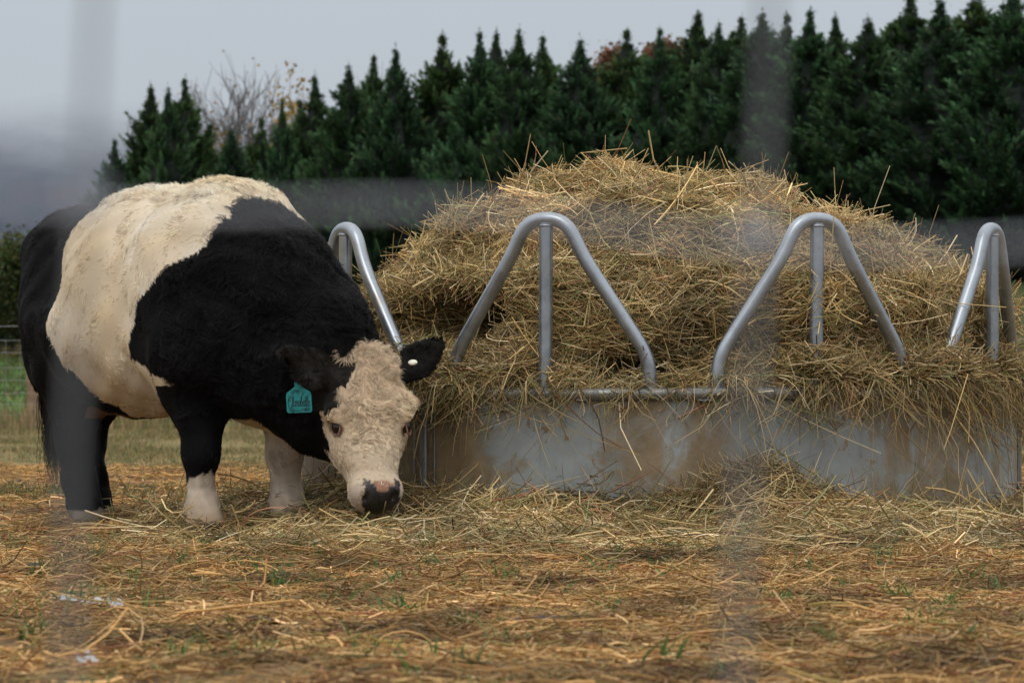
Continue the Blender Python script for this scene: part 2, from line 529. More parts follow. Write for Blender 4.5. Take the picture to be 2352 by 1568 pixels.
def build_hay():
    nu, nt_ = 90, 180
    u = np.linspace(0, 1, nu); th = np.linspace(-math.pi, math.pi, nt_, endpoint=False)
    U, T = np.meshgrid(u, th, indexing='ij')
    V, _ = hay_point(U.ravel(), T.ravel())
    i = np.arange(nu * nt_).reshape(nu, nt_); j = np.roll(i, -1, 1)
    F = np.stack([i[:-1], i[1:], j[1:], j[:-1]], -1).reshape(-1, 4)
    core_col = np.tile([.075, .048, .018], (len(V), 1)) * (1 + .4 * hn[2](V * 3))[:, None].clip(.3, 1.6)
    ncore = len(F)
    parts = [(V, F, core_col)]

    def cover(n, tl, tr, Lr, rr, out, lift, dark=1.0, ul=0.0, uh=1.0):
        uu = np.sqrt(rng.uniform(ul * ul, uh * uh, n)); t = rng.uniform(tl, tr, n)
        e = .01
        p, _ = hay_point(uu, t)
        pu, _ = hay_point(np.minimum(uu + e, 1), t); pt, _ = hay_point(uu, t + e * 2)
        tu = norm(pu - p + 1e-6); tt = norm(pt - p + 1e-6)
        nn = norm(np.cross(tu, tt)); 
        a = np.where(rng.random(n) < .6, rng.normal(0, .55, n), rng.uniform(0, 6.28, n))
        D = tt * np.cos(a)[:, None] + tu * np.sin(a)[:, None]
        outv = norm(p - np.array([FC[0], FC[1], .75]))
        D = D + outv * rng.normal(0, lift, n)[:, None]
        off = np.abs(rng.normal(0, out, n))
        p = p + outv * off[:, None]
        col = palette(n, W_HAY) * dark
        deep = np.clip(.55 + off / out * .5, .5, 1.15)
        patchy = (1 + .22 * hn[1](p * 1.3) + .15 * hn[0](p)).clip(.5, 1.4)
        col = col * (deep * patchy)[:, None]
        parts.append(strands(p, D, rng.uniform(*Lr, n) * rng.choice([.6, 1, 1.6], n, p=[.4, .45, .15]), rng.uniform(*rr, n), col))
    cover(80000, -1.75, 1.75, (.06, .19), (.0007, .0021), .019, .17, 1.22)
    cover(14000, 1.75, 4.53, (.08, .2), (.001, .0024), .02, .16)
    cover(9500, -1.8, 1.8, (.08, .22), (.0010, .0028), .033, .25, 1.4)
    cover(600, -1.8, 1.8, (.10, .26), (.0024, .0048), .028, .13, 1.4)
    cover(1700, -3.14, 3.14, (.05, .14), (.0008, .0018), .025, .7, ul=.0, uh=.42)
    # fringe hanging over the rim in bunches

    def fringe(tc, tw, n, L0, L1, outw=.02, back=.05, lean=0.0, zc=.50):
        t = rng.normal(tc, tw, n)
        r = FR - back + np.abs(rng.normal(0, outw + back, n)) * 1.0
        P0 = np.stack([FC[0] + r * np.sin(t), FC[1] - r * np.cos(t), zc + rng.uniform(-.02, .05, n)], -1)
        L = rng.uniform(L0, L1, n) * rng.choice([.5, .8, 1.25], n)
        rad = np.stack([np.sin(t), -np.cos(t), 0 * t], -1); tan = np.stack([np.cos(t), np.sin(t), 0 * t], -1)
        S = 5
        s = np.linspace(0, 1, S)[None, :, None]
        o1 = rng.uniform(.2, .8, n)[:, None, None]
        st_ = (rng.random(n) < .65)[:, None, None]
        k = (rng.normal(0, .5, n) + lean)[:, None, None]
        curl = rad[:, None] * (o1 * (s - .45 * s * s)) + tan[:, None] * k * s + np.array([0, 0, 1.0]) * (.25 * s - 1.1 * s ** 1.6) * rng.uniform(.5, 1, n)[:, None, None]
        kink = np.maximum(0, s - rng.uniform(.3, .9, (n, 1, 1))) * rng.normal(0, .9, (n, 1, 1))
        line = rad[:, None] * rng.uniform(.02, .30, n)[:, None, None] * s + tan[:, None] * (k * 1.2 * s + kink) - np.array([0, 0, 1.0]) * s * rng.uniform(.55, 1.05, n)[:, None, None]
        P = P0[:, None] + L[:, None, None] * np.where(st_, line, curl)
        rr = np.hypot(P[..., 0] - FC[0], P[..., 1] - FC[1])
        f = np.where((P[..., 2] < .53) & (rr < FP + .026), (FP + .026 + .02 * rng.random(rr.shape)) / rr, 1)
        P[..., 0] = FC[0] + (P[..., 0] - FC[0]) * f; P[..., 1] = FC[1] + (P[..., 1] - FC[1]) * f
        R = rng.choice([.0009, .0014, .0022, .0034], n, p=[.4, .35, .18, .07])[:, None] * np.linspace(1, .6, S)[None]
        v, q = tubes(P, R)
        parts.append((v, q, np.repeat(palette(n, W_HAY) * rng.uniform(.6, 1.4, (n, 1)), S * 3, 0)))
    fringe(-.30, .95, 240, .10, .30)
    for tc, tw, n, a, b, ln in ((-.58, .08, 330, .06, .20, -.1), (-.76, .08, 130, .06, .16, -.2), (-.38, .06, 60, .08, .2, 0), (-.18, .12, 45, .05, .22, 0), (.15, .03, 80, .08, .28, .15),
                                (.36, .05, 130, .08, .2, .12), (.47, .05, 55, .10, .32, .2), (.60, .05, 90, .10, .30, .35), (.72, .05, 90, .12, .36, .5), (.85, .06, 110, .10, .34, .5), (1.05, .10, 130, .08, .26, .3), (1.3, .2, 200, .1, .25, .2),
                                (-1.0, .12, 200, .06, .16, -.2), (-1.3, .2, 200, .06, .14, 0)):
        fringe(tc, tw, n, a, b, lean=ln)
    # loose hay sitting over the rim at the right, half burying the hoop feet
    for tc, tw, n, zc in ((.42, .08, 1700, .53), (.63, .07, 1500, .535), (.85, .10, 2200, .54), (1.15, .18, 2000, .54), (-.58, .09, 2000, .53), (-.15, .1, 350, .50), (-.85, .12, 1300, .53)):
        t = rng.normal(tc, tw, n)
        hump = np.sin(t * 17 + 1.3) + .7 * np.sin(t * 41)
        k_ = hump + rng.normal(0, .6, n) > -.6
        t, hump = t[k_], hump[k_]; n = len(t)
        zc = zc + .022 * hump; r = FR - .02 + .015 * hump + rng.normal(0, .035, n)
        p = np.stack([FC[0] + r * np.sin(t), FC[1] - r * np.cos(t), zc + np.abs(rng.normal(0, .035, n)) - .02], -1)
        tan = np.stack([np.cos(t), np.sin(t), 0 * t], -1)
        D = tan * rng.normal(0, 1, n)[:, None] + rng.normal(0, .5, (n, 3)) * [1, 1, .7] + np.array([0, 0, -.05])
        parts.append(strands(p, D, rng.uniform(.06, .2, n), rng.uniform(.0010, .0027, n), palette(n, W_HAY) * rng.uniform(.7, 1.45, (n, 1))))
    # foxtail seed heads
    n = 26
    t = rng.uniform(-1.0, 1.0, n); uu = rng.uniform(.3, 1, n)
    p, _ = hay_point(uu, t)
    p = p + norm(p - np.array([FC[0], FC[1], .7])) * .03
    D = norm(rng.normal(size=(n, 3)) + [0, 0, -.4])
    m = 90
    s = rng.uniform(0, 1, (n, m, 1))
    base = p[:, None] + D[:, None] * s * .055
    dirs = norm(rng.normal(size=(n, m, 3)) + D[:, None] * .8)
    P = np.stack([base, base + dirs * .009], 2).reshape(-1, 2, 3)
    v, q = tubes(P, np.full((n * m, 1), .0005))
    parts.append((v, q, np.tile([.42, .33, .15], (len(v), 1))))
    V, F, c = merge(parts)
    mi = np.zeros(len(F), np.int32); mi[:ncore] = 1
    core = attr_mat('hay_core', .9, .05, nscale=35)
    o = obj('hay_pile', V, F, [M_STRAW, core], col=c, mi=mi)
    tag(o, 'big heap of loose golden hay filling the round metal feeder and spilling over its rim', 'hay')


# ------------------------------------------------------------------ feeder
def galvanized(name, base=(.30, .325, .345), metal=.55):
    m, nt, b, out = mat(name)
    co = texco(nt)
    n1 = noise(nt, co, 14, 8, .65)
    c = ramp(nt, n1, [(.3, [x * .8 for x in base]), (.5, base), (.7, [x * 1.18 for x in base])])
    d = ramp(nt, noise(nt, co, 30, 5, .7), [(.62, (0, 0, 0)), (.72, (.7, .7, .7))])
    c = mix(nt, d, c, [x * .55 for x in (base[0], base[1] * .95, base[2] * .85)])
    st = ramp(nt, noise(nt, texco(nt, 'Object', (1, 1, .4)), 5, 6, .6), [(.60, (0, 0, 0)), (.72, (.6, .6, .6))])
    c = mix(nt, st, c, (.22, .15, .085))
    nt.links.new(c, b.inputs['Base Color'])
    b.inputs['Metallic'].default_value = metal
    r = ramp(nt, n1, [(.3, (.26, .26, .26)), (.7, (.44, .44, .44))])
    nt.links.new(r, b.inputs['Roughness'])
    bump(nt, b, noise(nt, co, 25, 4), .10, .004)
    return m


def panel_mat():
    m, nt, b, out = mat('muddy_galvanized_sheet')
    co = texco(nt)
    sk = texco(nt, 'Object', (1, 1, .35))
    grey = ramp(nt, noise(nt, co, 5, 8, .6), [(.3, (.20, .215, .21)), (.5, (.26, .28, .275)), (.7, (.31, .335, .33))])
    mud = ramp(nt, noise(nt, co, 12, 8, .7), [(.3, (.14, .092, .042)), (.55, (.22, .155, .078)), (.75, (.29, .215, .12))])
    sx = nt.nodes.new('ShaderNodeSeparateXYZ'); nt.links.new(co, sx.inputs[0])
    ng = nt.nodes.new('ShaderNodeMath'); ng.operation = 'MULTIPLY'; ng.inputs[1].default_value = -1; nt.links.new(sx.outputs[1], ng.inputs[0])
    an = nt.nodes.new('ShaderNodeMath'); an.operation = 'ARCTAN2'; nt.links.new(sx.outputs[0], an.inputs[0]); nt.links.new(ng.outputs[0], an.inputs[1])
    mr = nt.nodes.new('ShaderNodeMapRange'); mr.inputs['From Min'].default_value = -1.6; mr.inputs['From Max'].default_value = 1.6
    nt.links.new(an.outputs[0], mr.inputs['Value'])
    g = lambda v: (v, v, v)
    where = ramp(nt, mr.outputs[0], [(0, g(.55)), (.22, g(.62)), (.33, g(.58)), (.37, g(.38)), (.43, g(.36)), (.48, g(.56)), (.54, g(.56)), (.575, g(.40)), (.63, g(.39)), (.68, g(.56)), (.75, g(.55)), (.79, g(.43)), (.86, g(.45)), (1, g(.5))])
    ad = nt.nodes.new('ShaderNodeMath'); ad.operation = 'MULTIPLY_ADD'; ad.inputs[1].default_value = 1.15
    nt.links.new(noise(nt, co, 3.4, 11, .68, .8), ad.inputs[0])
    sb = nt.nodes.new('ShaderNodeMath'); sb.operation = 'SUBTRACT'; sb.inputs[1].default_value = .575; nt.links.new(where, sb.inputs[0])
    nt.links.new(sb.outputs[0], ad.inputs[2])
    big = ramp(nt, ad.outputs[0], [(.44, g(0)), (.50, g(.5)), (.60, g(.92))])
    c = mix(nt, big, grey, mud)
    spot = ramp(nt, noise(nt, co, 13, 9, .75), [(.585, (0, 0, 0)), (.63, (.85, .85, .85))])
    c = mix(nt, spot, c, (.21, .13, .065))
    drip = ramp(nt, noise(nt, texco(nt, 'Object', (1, 1, .12)), 24, 5, .6), [(.58, (0, 0, 0)), (.70, (.4, .4, .4))])
    c = mix(nt, drip, c, (.10, .095, .08))
    dk = ramp(nt, noise(nt, co, 60, 5, .7), [(.60, (0, 0, 0)), (.72, (.55, .55, .55))])
    c = mix(nt, dk, c, (.07, .055, .035))
    nt.links.new(c, b.inputs['Base Color'])
    b.inputs['Metallic'].default_value = .1
    b.inputs['Roughness'].default_value = .55
    bump(nt, b, noise(nt, co, 8, 7, .6), .15, .01)
    return m


def build_feeder():
    root = empty('round_feeder', (FC[0], FC[1], 0), 'round galvanized cattle feeder with muddy sheet sides and arched tube bars, heaped with hay', 'feeder')
    mp, mh, mr = panel_mat(), galvanized('galvanized_tube', (.31, .34, .37), .8), galvanized('galvanized_rail', (.21, .215, .215))
    RZ = .472
    P = lambda t, z, r=FR: np.array([r * math.sin(t), -r * math.cos(t), z])
    for k in range(3):      # three curved sheet sections meet at flanged seams
        a0 = T2 - STEP / 2 + k * 3 * STEP + .004; a1 = a0 + 3 * STEP - .008
        na, nz = 60, 8
        V = []
        for inn in (0, 1):
            for j in range(nz + 1):
                for i in range(na + 1):
                    t = a0 + (a1 - a0) * i / na
                    z = .015 + (RZ - .02) * j / nz
                    w = .0012 * math.sin(t * 7 + j) + .0006 * math.sin(t * 19 - j * 1.7)
                    V.append(P(t, z, FP - .004 + w - inn * .004))
        n1 = (na + 1) * (nz + 1)
        F = []
        for j in range(nz):
            for i in range(na):
                a = j * (na + 1) + i
                F.append((a, a + 1, a + na + 2, a + na + 1))
                F.append((n1 + a + 1, n1 + a, n1 + a + na + 1, n1 + a + na + 2))
        pn = obj('side_panel', V, np.array(F), mp, root)
        for t0, sgn in ((a0, 1), (a1, -1)):
            pts = [P(t0, .02, FP + .002), P(t0, RZ - .03, FP + .002)]
            v, f = pipe(np.linspace(pts[0], pts[1], 6), .011, 8)
            obj('seam_flange', v, f, mr, pn)
            t1 = t0 + sgn * .030
            v, f = pipe(np.linspace(P(t1, .02, FP), P(t1, RZ - .03, FP), 6), .004, 6)
            obj('seam_fold', v, f, mr, pn)
        
        tt = np.linspace(a0 + .002, a1 - .002, 64)
        v, f = pipe([P(t, RZ + .002 * math.sin(5 * t), FP) for t in tt], .0215, 14)
        obj('top_rail', v, f, mr, root)
        v, f = pipe([P(t, .022, FP) for t in tt], .018, 10)
        obj('bottom_rail', v, f, mr, root)
        for i in range(7):                       # weld beads under the rail
            t = a0 + (i + .5) / 7 * (a1 - a0)
            v, f = pipe([P(t + q, RZ - .020 + .0015 * math.sin(q * 300), FP + .012) for q in np.linspace(-.018, .018, 9)], .0045, 6)
            obj('weld_bead', v, f, mr, pn)
    ZA = 1.043
    for k in range(9):
        tc = T2 + (k - 0) * STEP
        jit = rng.normal(0, .004, 4)
        pts = [(-HALF, RZ + .008), (-HALF + .002, RZ + .118), (-.092, .925 + jit[0]), (-.052, ZA + .003), (.052, ZA + .003), (.092, .925 + jit[1]), (HALF - .002, RZ + .118), (HALF, RZ + .008)]
        q = arc([(a * FR, z, 0) for a, z in pts], [.045, .05, .05, .05, .05, .045], 10)
        # smooth the arch
        q = np.array([P(tc + x / FR, z) for x, z, _ in q])
        d = np.concatenate([[0], np.cumsum(np.linalg.norm(np.diff(q, axis=0), axis=1))])
        s = np.linspace(0, d[-1], 90)
        q = np.stack([np.interp(s, d, q[:, i]) for i in range(3)], -1)
        for _ in range(6): q[1:-1] = q[1:-1] * .5 + (q[:-2] + q[2:]) * .25
        wr = 1 + .035 * np.sin(s * 420) * (np.exp(-((s - .125) / .03) ** 2) + np.exp(-((s - d[-1] + .125) / .03) ** 2))
        v, f = pipe(q, .0232 * wr, 18)
        hp = obj('hoop', v, f, mh, root)
        lean = rng.normal(0, .003)
        v, f = pipe(np.linspace(P(tc + lean, RZ + .01), P(tc, q[:, 2].max() - .012), 12),   .0228, 16)
        w2, f2 = pipe([P(tc, q[:, 2].max() - .022) + np.array([.0225 * math.cos(a) * math.cos(tc), .0225 * math.cos(a) * math.sin(tc), 0]) + .0225 * math.sin(a) * np.array([math.sin(tc), -math.cos(tc), 0]) for a in np.linspace(0, 2 * math.pi, 18)], .0045, 6)
        v, f = join([(v, f), (w2, f2)])
        obj('upright', v, f, mh, hp)


# ------------------------------------------------------------------ the cow
PHI = math.radians(52)
CO = np.array([-1.17, 9.67])
Fw = np.array([math.cos(PHI), -math.sin(PHI), 0]); Lf = np.array([math.sin(PHI), math.cos(PHI), 0])


def to_body(p):
    d = np.asarray(p, float) - np.array([CO[0], CO[1], 0])
    return np.stack([d @ Fw, d @ Lf, d[..., 2]], -1)


def wvec(v):
    v = np.asarray(v, float)
    return np.array([v @ Fw, v @ Lf, v[2]])


# head frame (in body axes): a runs from poll to muzzle, n out of the forehead, s to the cow's left
_a = norm(np.array([.048, -.15, -.505])); _n = np.array([.27, -.96, .0]); _n = norm(_n - _a * (_n @ _a)); _s = np.cross(_n, _a)
HA, HN, HS = wvec(_a), wvec(_n), wvec(_s)
HO = to_body(np.array([-.466, 9.05, .605]))


def hd(u, v, w): return HO + HA * u + HS * v + HN * w


class SDF:
    def __init__(s, lo, hi, h):
        s.lo = np.array(lo); s.h = h
        s.n = np.ceil((np.array(hi) - s.lo) / h).astype(int) + 1
        s.f = np.full(s.n, .3, np.float32)
        s.ax = [s.lo[i] + h * np.arange(s.n[i]) for i in range(3)]

    def sub(s, lo, hi, pad):
        a = np.clip(np.floor((np.array(lo) - pad - s.lo) / s.h).astype(int), 0, s.n - 1)
        b = np.clip(np.ceil((np.array(hi) + pad - s.lo) / s.h).astype(int) + 1, 1, s.n)
        sl = tuple(slice(a[i], b[i]) for i in range(3))
        X, Y, Z = np.meshgrid(*[s.ax[i][a[i]:b[i]] for i in range(3)], indexing='ij')
        return sl, X, Y, Z

    def blend(s, sl, d, k, op=1):
        g = s.f[sl]
        if op > 0:
            h = np.clip(.5 + .5 * (g - d) / k, 0, 1)
            s.f[sl] = g * (1 - h) + d * h - k * h * (1 - h)
        else:
            h = np.clip(.5 - .5 * (g + d) / k, 0, 1)
            s.f[sl] = g * (1 - h) - d * h + k * h * (1 - h)

    def cone(s, a, b, ra, rb, k=.05, op=1):
        a, b = np.array(a, float), np.array(b, float)
        m = max(ra, rb)
        sl, X, Y, Z = s.sub(np.minimum(a, b) - m, np.maximum(a, b) + m, k + .08)
        ab = b - a
        t = ((X - a[0]) * ab[0] + (Y - a[1]) * ab[1] + (Z - a[2]) * ab[2]) / (ab @ ab)
        t = np.clip(t, 0, 1)
        d = np.sqrt((X - a[0] - t * ab[0]) ** 2 + (Y - a[1] - t * ab[1]) ** 2 + (Z - a[2] - t * ab[2]) ** 2) - (ra + (rb - ra) * t)
        s.blend(sl, d, k, op)

    def chain(s, pts, k=.05):
        for (p, r), (q, t) in zip(pts[:-1], pts[1:]): s.cone(p, q, r, t, k)

    def ell(s, c, r, k=.06, axes=None, op=1):
        c = np.array(c, float); r = np.array(r, float)
        A = np.eye(3) if axes is None else np.array(axes)
        ext = np.sqrt(((A * r[:, None]) ** 2).sum(0))
        sl, X, Y, Z = s.sub(c - ext, c + ext, k + .08)
        x, y, z = X - c[0], Y - c[1], Z - c[2]
        q = [(x * A[i, 0] + y * A[i, 1] + z * A[i, 2]) for i in range(3)]
        k0 = np.sqrt(sum((q[i] / r[i]) ** 2 for i in range(3)))
        k1 = np.sqrt(sum((q[i] / r[i] ** 2) ** 2 for i in range(3))) + 1e-6
        s.blend(sl, k0 * (k0 - 1) / k1, k, op)

    def surface(s):
        """naive surface nets"""
        f = s.f; neg = f < 0
        nx, ny, nz = np.array(f.shape) - 1
        acc = np.zeros((nx, ny, nz, 3), np.float32); cnt = np.zeros((nx, ny, nz), np.float32)
        cs = [(i, j, k) for i in (0, 1) for j in (0, 1) for k in (0, 1)]
        sl = lambda c: (slice(c[0], c[0] + nx), slice(c[1], c[1] + ny), slice(c[2], c[2] + nz))
        for c0 in cs:
            for ax in range(3):
                if c0[ax]: continue
                c1 = list(c0); c1[ax] = 1
                f0, f1 = f[sl(c0)], f[sl(c1)]
                m = neg[sl(c0)] != neg[sl(c1)]
                t = np.where(m, f0 / np.where(m, f0 - f1, 1), 0)
                for q in range(3):
                    acc[..., q] += np.where(m, c0[q] + (t if q == ax else 0), 0)
                cnt += m
        act = cnt > 0
        idx = np.full((nx, ny, nz), -1, np.int64)
        idx[act] = np.arange(act.sum())
        I = np.argwhere(act)
        V = s.lo + s.h * (I + acc[act] / cnt[act][:, None])
        F = []
        for ax in range(3):
            b, c = (ax + 1) % 3, (ax + 2) % 3
            a0 = [slice(None)] * 3; a0[ax] = slice(0, -1); a1 = [slice(None)] * 3; a1[ax] = slice(1, None)
            ch = neg[tuple(a0)] != neg[tuple(a1)]
            E = np.argwhere(ch)
            E = E[(E[:, b] > 0) & (E[:, c] > 0) & (E[:, b] < f.shape[b] - 1) & (E[:, c] < f.shape[c] - 1)]
            q = []
            for db, dc in ((-1, -1), (0, -1), (0, 0), (-1, 0)):
                e = E.copy(); e[:, b] += db; e[:, c] += dc
                q.append(idx[e[:, 0], e[:, 1], e[:, 2]])
            q = np.stack(q, -1)
            flip = ~neg[E[:, 0], E[:, 1], E[:, 2]]
            q[flip] = q[flip][:, ::-1]
            F.append(q)
        return V, np.concatenate(F)


EARS = {}


def cow_sdf():
    g = SDF((-1.0, -.48, -.03), (1.28, .52, 1.32), .0085)
    E, K = g.ell, g.chain
    # trunk
    E((-.10, 0, .786), (.57, .345, .392), .08)
    E((-.26, 0, .735), (.40, .345, .305), .10)
    E((.02, 0, .89), (.60, .25, .24), .10)
    E((-.49, 0, .86), (.25, .245, .27), .10)
    for s in (-1, 1):
        E((-.49, .14 * s, .72), (.20, .12, .30), .10)          # thigh
        E((-.53, .13 * s, 1.0), (.14, .10, .095), .08)          # hip
        E((.36, .17 * s, .75), (.21, .145, .34), .10)          # shoulder
    E((.40, 0, .892), (.30, .22, .215), .12)
    E((.49, 0, .64), (.22, .205, .25), .10)                     # chest
    E((.60, .02, .52), (.13, .12, .13), .08)                    # brisket
    for s in (-1, 1):
        g.cone((.30, .215 * s, .98), (.46, .215 * s, .60), .075, .085, .06)   # shoulder blade
        E((-.30, .33 * s, .88), (.11, .035, .10), .10, None, -1)             # flank hollow before the hip
        E((.13, .36 * s, .80), (.07, .035, .24), .09, None, -1)             # behind the shoulder
    # neck down to the poll
    K([((.38, 0, .93), .245), ((.60, .05, .80), .20), ((.76, .12, .67), .14), (hd(.05, 0, -.10), .10)], .08)
    K([((.50, 0, .64), .21), ((.70, .09, .55), .16), (hd(.20, 0, -.17), .10)], .09)
    K([((.58, .02, .50), .11), ((.73, .10, .375), .085), (hd(.27, 0, -.20), .06)], .07)
    # legs
    hind = {-1: (-.385, -.115, 0.0), 1: (-.66, .085, .01)}
    for s, (fx, fy, fz) in hind.items():
        K([((-.46, .15 * s, .60), .125), ((fx - .07, fy * .98, .42), .078), ((fx - .075, fy, .30), .058), ((fx - .04, fy, .16), .047), ((fx - .01, fy, .085), .050)], .06)
        K([((fx - .01, fy, .085), .050), ((fx + .03, fy + .020, .03), .040)], .03)
        K([((fx - .01, fy, .085), .050), ((fx + .03, fy - .020, .03), .040)], .03)
    fore = {-1: (.44, -.155, .02), 1: (.50, .14, .03)}
    for s, (fx, fy, fz) in fore.items():
        K([((.40, .17 * s, .58), .115), ((fx - .015, fy, .42), .076), ((fx + .008, fy, .27), .054), ((fx, fy, .17), .035), ((fx + .005, fy, .095 + fz), .043)], .05)
        K([((fx + .005, fy, .09 + fz), .044), ((fx + .04, fy + .020, .025 + fz), .040)], .03)
        K([((fx + .005, fy, .09 + fz), .044), ((fx + .04, fy - .020, .025 + fz), .040)], .03)
        K([((fx - .04, fy + .022, .085 + fz), .016), ((fx - .052, fy + .022, .065 + fz), .013)], .015)
        K([((fx - .04, fy - .022, .085 + fz), .016), ((fx - .052, fy - .022, .065 + fz), .013)], .015)
    # udder and tail
    E((-.34, 0, .48), (.09, .09, .07), .06)
    K([((-.66, -.01, 1.04), .05), ((-.735, -.03, .94), .036), ((-.75, -.05, .75), .03), ((-.735, -.075, .58), .026), ((-.725, -.09, .45), .020)], .03)
    # head
    hx = np.array([HA, HS, HN])
    E(hd(.13, 0, -.075), (.165, .128, .105), .05, hx)
    E(hd(.03, .005, -.055), (.07, .075, .07), .05, hx)
    K([(hd(.20, 0, -.06), .098), (hd(.33, 0, -.045), .074), (hd(.42, 0, -.035), .066)], .05)
    E(hd(.455, 0, -.045), (.062, .083, .068), .04, hx)
    K([(hd(.14, 0, -.165), .085), (hd(.28, -.01, -.14), .075), (hd(.44, -.01, -.105), .052)], .05)
    for s in (-1, 1):
        E(hd(.22, .068 * s, -.115), (.115, .064, .075), .05, hx)     # cheek
        E(hd(.185, .110 * s, -.026), (.052, .036, .040), .028, hx)   # brow
        E(hd(.455, .045 * s, -.012), (.040, .035, .032), .025, hx)  # nostril wing
        E(hd(.488, .047 * s, .020), (.020, .013, .024), .008, hx, -1)
        E(hd(.234, .125 * s + .006, -.040), (.036, .022, .026), .014, hx, -1)   # eye socket
    # ears: leaf shapes standing off the head
    for s, tip, lower in ((-1, hd(.045, -.268, .10), None), (1, hd(-.045, .252, -.06), None)):
        root = hd(.060 if s > 0 else .095, .112 * s, -.085 if s > 0 else -.02)
        ax = norm(tip - root)
        nrm = norm(HN - ax * (HN @ ax) + .0)
        wid = np.cross(nrm, ax)
        ln = np.linalg.norm(tip - root)
        g.cone(root - ax * .03, root + ax * .04, .030, .026, .03)
        for t, wd in ((.30, .045), (.50, .060), (.72, .046), (.90, .024)):
            g.ell(root + ax * ln * t, (ln * .26, wd, .013), .02, np.array([ax, wid, nrm]))
        g.ell(root + ax * ln * .58 + nrm * .016, (ln * .26, .022, .010), .012, np.array([ax, wid, nrm]), -1)
        EARS[s] = (root, ax, nrm, wid, ln)
    return g.surface()


BX = {'rear': [(.40, -.12), (.48, -.13), (.53, -.16), (.56, -.20), (.62, -.215), (.75, -.22), (.85, -.24), (.93, -.25), (1.04, -.24), (1.13, -.15), (1.2, -.1)],
      'front': [(.30, .48), (.47, .47), (.51, .45), (.55, .34), (.59, .22), (.68, .24), (.76, .30), (.83, .40), (.90, .50), (.95, .565), (1.01, .58), (1.12, .57), (1.2, .52)]}
cn = [Noise(3, 60), Noise(9, 61), Noise(25, 62)]
WHITE = np.array([.86, .77, .63]); CREAM = np.array([.78, .60, .36]); BLACK = np.array([.0042, .0042, .0048]); FACE = np.array([.68, .535, .375])


def head_uvw(P):
    d = P - HO
    return d @ HA, d @ HS, d @ HN


def ear_mask(P):
    m = np.zeros(len(P), bool)
    for s, (root, ax, nrm, wid, ln) in EARS.items():
        d = P - root
        m |= (d @ ax > -.012) & (np.abs(d @ wid) < .09) & (np.abs(d @ nrm) < .07) & (np.linalg.norm(d, axis=1) < ln + .08)
    return m


